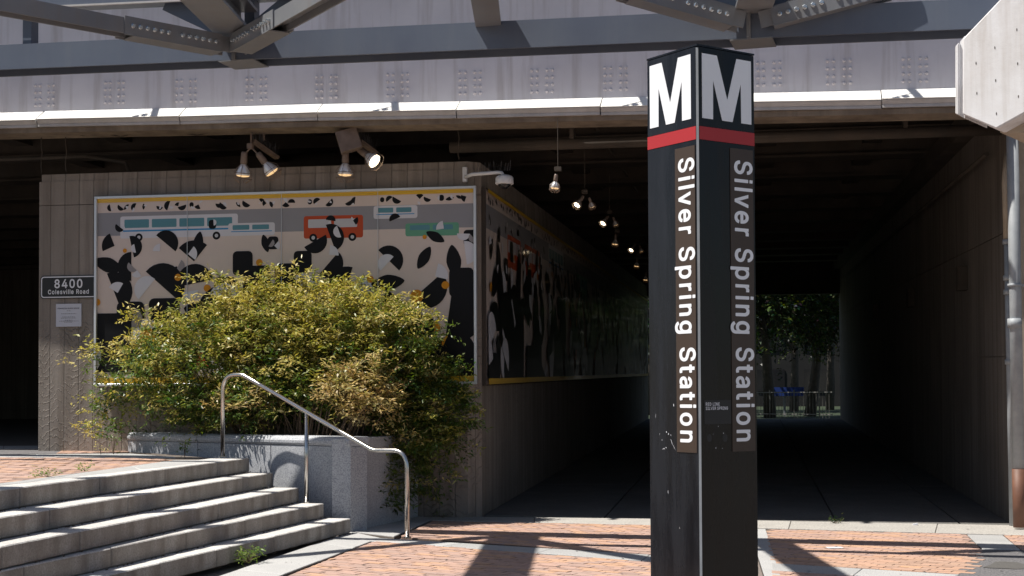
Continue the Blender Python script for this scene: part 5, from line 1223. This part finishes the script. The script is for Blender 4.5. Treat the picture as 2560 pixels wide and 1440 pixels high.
def weed(p, label, k, h, cols, name='weed', n=10):
    w = thing(name, p, label, 'weed'); cen, ou = [], []
    for i in range(n):
        a = rnd.uniform(0, 6.283); cen.append(Vector(p) + Vector((math.cos(a) * k * rnd.random(), math.sin(a) * k * rnd.random(), .01 + h * rnd.random()))); ou.append((math.cos(a), math.sin(a), rnd.uniform(.3, 1.2)))
    leaf_cloud('leaves', cen, ou, cols[rng.integers(0, len(cols), n)], w, nleaf=10, L=.035, Wd=.014, spray=.07)
    s = MB()
    for c in cen: s.tube([p, c], [.003, .0015], 4, False)
    s.build('stem', 'stem', w); return w
WG = np.array([(.16, .24, .04), (.10, .17, .03), (.22, .28, .07)])
weed(G(622, 1408), 'small green weed growing at the foot of the lowest step', .12, .12, WG, n=26)
weed(G(462, 1143, ZP), 'upright green weed against the planter wall beside the top step', .02, .16, WG, n=12)
weed(G(120, 1193, ZP), 'low green sprout at the brick edge, nearest the left picture edge', .10, .03, WG, n=9)
weed(G(212, 1178, ZP), 'tiny green sprout on the brick, right of the other sprout', .07, .04, WG, n=6)
weed(G(283, 1136, ZP), 'leafy seedling on the plaza left of the planter end', .05, .22, GR, n=8)
weed(G(252, 1137, ZP), 'thin stalked seedling left of the leafy seedling', .04, .24, OL, n=4)
weed(G(1105, 1293), 'tuft of green weed at the wall foot by the planter end', .10, .05, GR, n=8)
weed(G(2090, 1308), 'dark moss tuft in the floor joint at the underpass mouth', .06, .015, GR * .5, n=8)
# litter on the paving
s = MB(); p = G(2087, 1370); s.obox(p + Vector((0, 0, .004)), (1, .25, 0), (-.25, 1, 0), (0, 0, 1), .08, .06, .002); tag(s.build('paper_scrap', 'white_sign', org=p), 'flat white paper scrap lying on the sunlit bricks right of the pylon', 'litter')
s = MB(); p = G(2288, 1313); s.obox(p + Vector((0, 0, .01)), (1, .1, .2), (0, 1, 0), (0, 0, 1), .03, .02, .01); tag(s.build('paper_scrap', 'white_sign', org=p), 'tiny crumpled white scrap at the edge of the underpass shade', 'litter')
b = MB(); pts = [xy(G(2520 + 52 * math.cos(a) * (1 + .30 * math.sin(3 * a) + .12 * math.cos(5 * a)), 1413 + 11 * math.sin(a) * (1 + .25 * math.sin(2 * a + 1)))) for a in [i * .3927 for i in range(16)]]
b.add([(x, y, .0005) for x, y in pts], [tuple(range(16))]); b_ = b.build('oil_stain', 'black_sign'); b_['kind'] = 'structure'
st_m = mottled('oil_stain', (.075, .07, .062), (.10, .095, .09), 3, .7, speck=(.12, .115, .11), fine=55, bmp=.4); b_.data.materials[0] = st_m
s = MB()                                                    # gum, grit and leaf scraps over the bricks
for i in range(150):
    px, py = rnd.uniform(700, 2540), rnd.uniform(1318, 1440)
    if 1600 < px < 1920: continue
    p = G(px, py); r_ = rnd.choice((.006, .008, .012, .018)); k = rnd.uniform(.6, 1.4)
    s.add([(p.x + r_ * math.cos(j * 1.047) * k, p.y + r_ * math.sin(j * 1.047), .0062) for j in range(6)], [tuple(range(6))])
stuff(s.build('gum_spots', 'gum'))
# dead leaves and grit gathered against risers and joints
s = MB(); rg = rnd
for i in range(5):
    A, B = ends[i]; z = ZP - (i + 1) * H
    for k in range(70):
        t = rg.random() ** 1.4 * 8; p = B.xy + dirs[i] * t - nb * rg.uniform(.003, .035); r_ = rg.uniform(.004, .012)
        a = rg.uniform(0, 3.14); s.obox((p.x, p.y, z + .004), (math.cos(a), math.sin(a), .2), (-math.sin(a), math.cos(a), 0), (0, 0, 1), r_, r_ * .5, .003)
g_ = s.build('dead_leaf_litter', 'stem'); g_['kind'] = 'stuff'

# ------------------------------------------------------------------ beyond the underpass
ze = zf(YEND)
def tree(p, h, r, n, label, lean=0.0):
    t = thing('street_tree', p, label, 'tree', 'trees beyond the underpass'); p = Vector(p)
    s = MB(); top = p + Vector((lean, 0, h * .55)); s.tube([p, p.lerp(top, .5) + Vector((.08, 0, 0)), top], [.26, .19, .13], 9)
    for k in range(7):
        a = k * .9 + rnd.random(); e_ = top + Vector((math.cos(a) * r * .8, math.sin(a) * r * .8, h * rnd.uniform(.12, .35)))
        b0 = p.lerp(top, rnd.uniform(.5, 1)); s.tube([b0, b0.lerp(e_, .5) + Vector((0, 0, .2)), e_], [.09, .06, .025], 6)
    s.build('trunk', 'bark', t, smooth=True)
    u = rng.normal(0, 1, (n, 3)); u /= np.linalg.norm(u, axis=1, keepdims=True); q = u * (rng.random((n, 1)) ** .45)
    cl = rng.normal(0, 1, (26, 3)) * .45; q = q * .62 + cl[rng.integers(0, 26, n)] * .6
    P = np.array(top + Vector((0, 0, h * .12))) + q * np.array([r, r, h * .36])
    P = P[P[:, 2] > p.z + 1.9]
    leaf_cloud('crown', P, u[:len(P)] + np.array([0, 0, .2]), np.array([(.022, .038, .008), (.014, .026, .006), (.055, .08, .014)])[rng.integers(0, 3, len(P))], t, nleaf=9, L=.17, Wd=.10, spray=.5)
XB = lambda px, d: PD(px, 1040, d)
for i, (px, d, h, r, n, lb, ln_) in enumerate([(1925, 57, 9, 3.9, 2300, 'forked tree just beyond the underpass, nearest the pylon', -.4), (2025, 60, 8, 3.6, 2000, 'tree beyond the underpass on the right of the opening', .4), (1622, 66, 9, 3.6, 1200, 'tree seen in the narrow gap left of the pylon', 0),
                                               (1985, 76, 11, 5.2, 2200, 'taller tree farther back behind the opening', 0), (1850, 72, 10, 4.2, 1200, 'tree hidden mostly behind the pylon, back row', 0), (2075, 82, 11, 5, 1300, 'farthest tree right of the opening', 0), (1740, 80, 11, 5, 1200, 'farthest tree left of the opening', 0)]):
    p = XB(px, d); tree((p.x, p.y, ze - .12), h, r, n, lb, ln_)
b = MB(); c = XB(1880, 105); b.box(c.x - 35, c.x + 30, c.y, c.y + 12, ze - .3, 13); fb_ = tag(b.build('office_building', 'far_wall', org=(c.x, c.y, ze)), 'plain dark building far behind the trees past the underpass', 'building')
for i in range(12):
    for j in range(2):
        s = MB(); s.box(c.x - 20 + i * 3.4, c.x - 18 + i * 3.4, c.y - .06, c.y - .01, ze + 1 + j * 3, ze + 2.6 + j * 3); s.build('window', 'dark_glass', fb_)
# pale metal fence
p0, p1 = XB(1935, 56), XB(2000, 55); z0 = ze - .1
fn_ = thing('metal_fence', (p0.x, p0.y, z0), 'pale metal railing across the far end of the underpass', 'fence')
pe = p1 + (p1 - p0) * 1.2; ps = p0 - (p1 - p0) * 3.0
d_ = (pe - ps); n_ = 44
for zz in (.15, 1.0):
    s = MB(); s.beam((ps.x, ps.y, z0 + zz), (pe.x, pe.y, z0 + zz), .04, .04); s.build('rail', 'rail_white', fn_)
for k in range(n_):
    q = ps + d_ * k / n_; s = MB(); w = .05 if k % 8 == 0 else .018; s.box(q.x - w / 2, q.x + w / 2, q.y - w / 2, q.y + w / 2, z0, z0 + (1.1 if k % 8 == 0 else 1.0)); s.build('post' if k % 8 == 0 else 'baluster', 'rail_white', fn_)
p = XB(1962, 60); bs = thing('blue_sign', (p.x, p.y, ze), 'small blue sign board behind the far railing', 'sign')
s = MB(); s.box(p.x - .8, p.x + .8, p.y, p.y + .08, PD(1962, 990, 60).z, PD(1962, 968, 60).z); s.build('sign_face', 'blue_sign', bs)
s = MB(); s.box(p.x - .05, p.x + .05, p.y + .1, p.y + .18, ze - .1, PD(1962, 968, 60).z); s.build('post', 'galv', bs)
p = XB(1915, 62); pl2 = thing('signal_post', (p.x, p.y, ze), 'thin pale post with small boxes beyond the far railing', 'post')
s = MB(); s.tube([(p.x, p.y, ze - .1), (p.x, p.y, ze + 3.2)], .06, 8); s.build('pole', 'galv', pl2)
s = MB(); s.box(p.x - .12, p.x + .12, p.y - .1, p.y + .1, ze + 2.2, ze + 2.6); s.box(p.x + .08, p.x + .3, p.y - .1, p.y + .1, ze + 1.0, ze + 1.5); s.build('signal_box', 'white_plastic', pl2)
for o in S.objects:
    if '_org' in o: del o['_org']
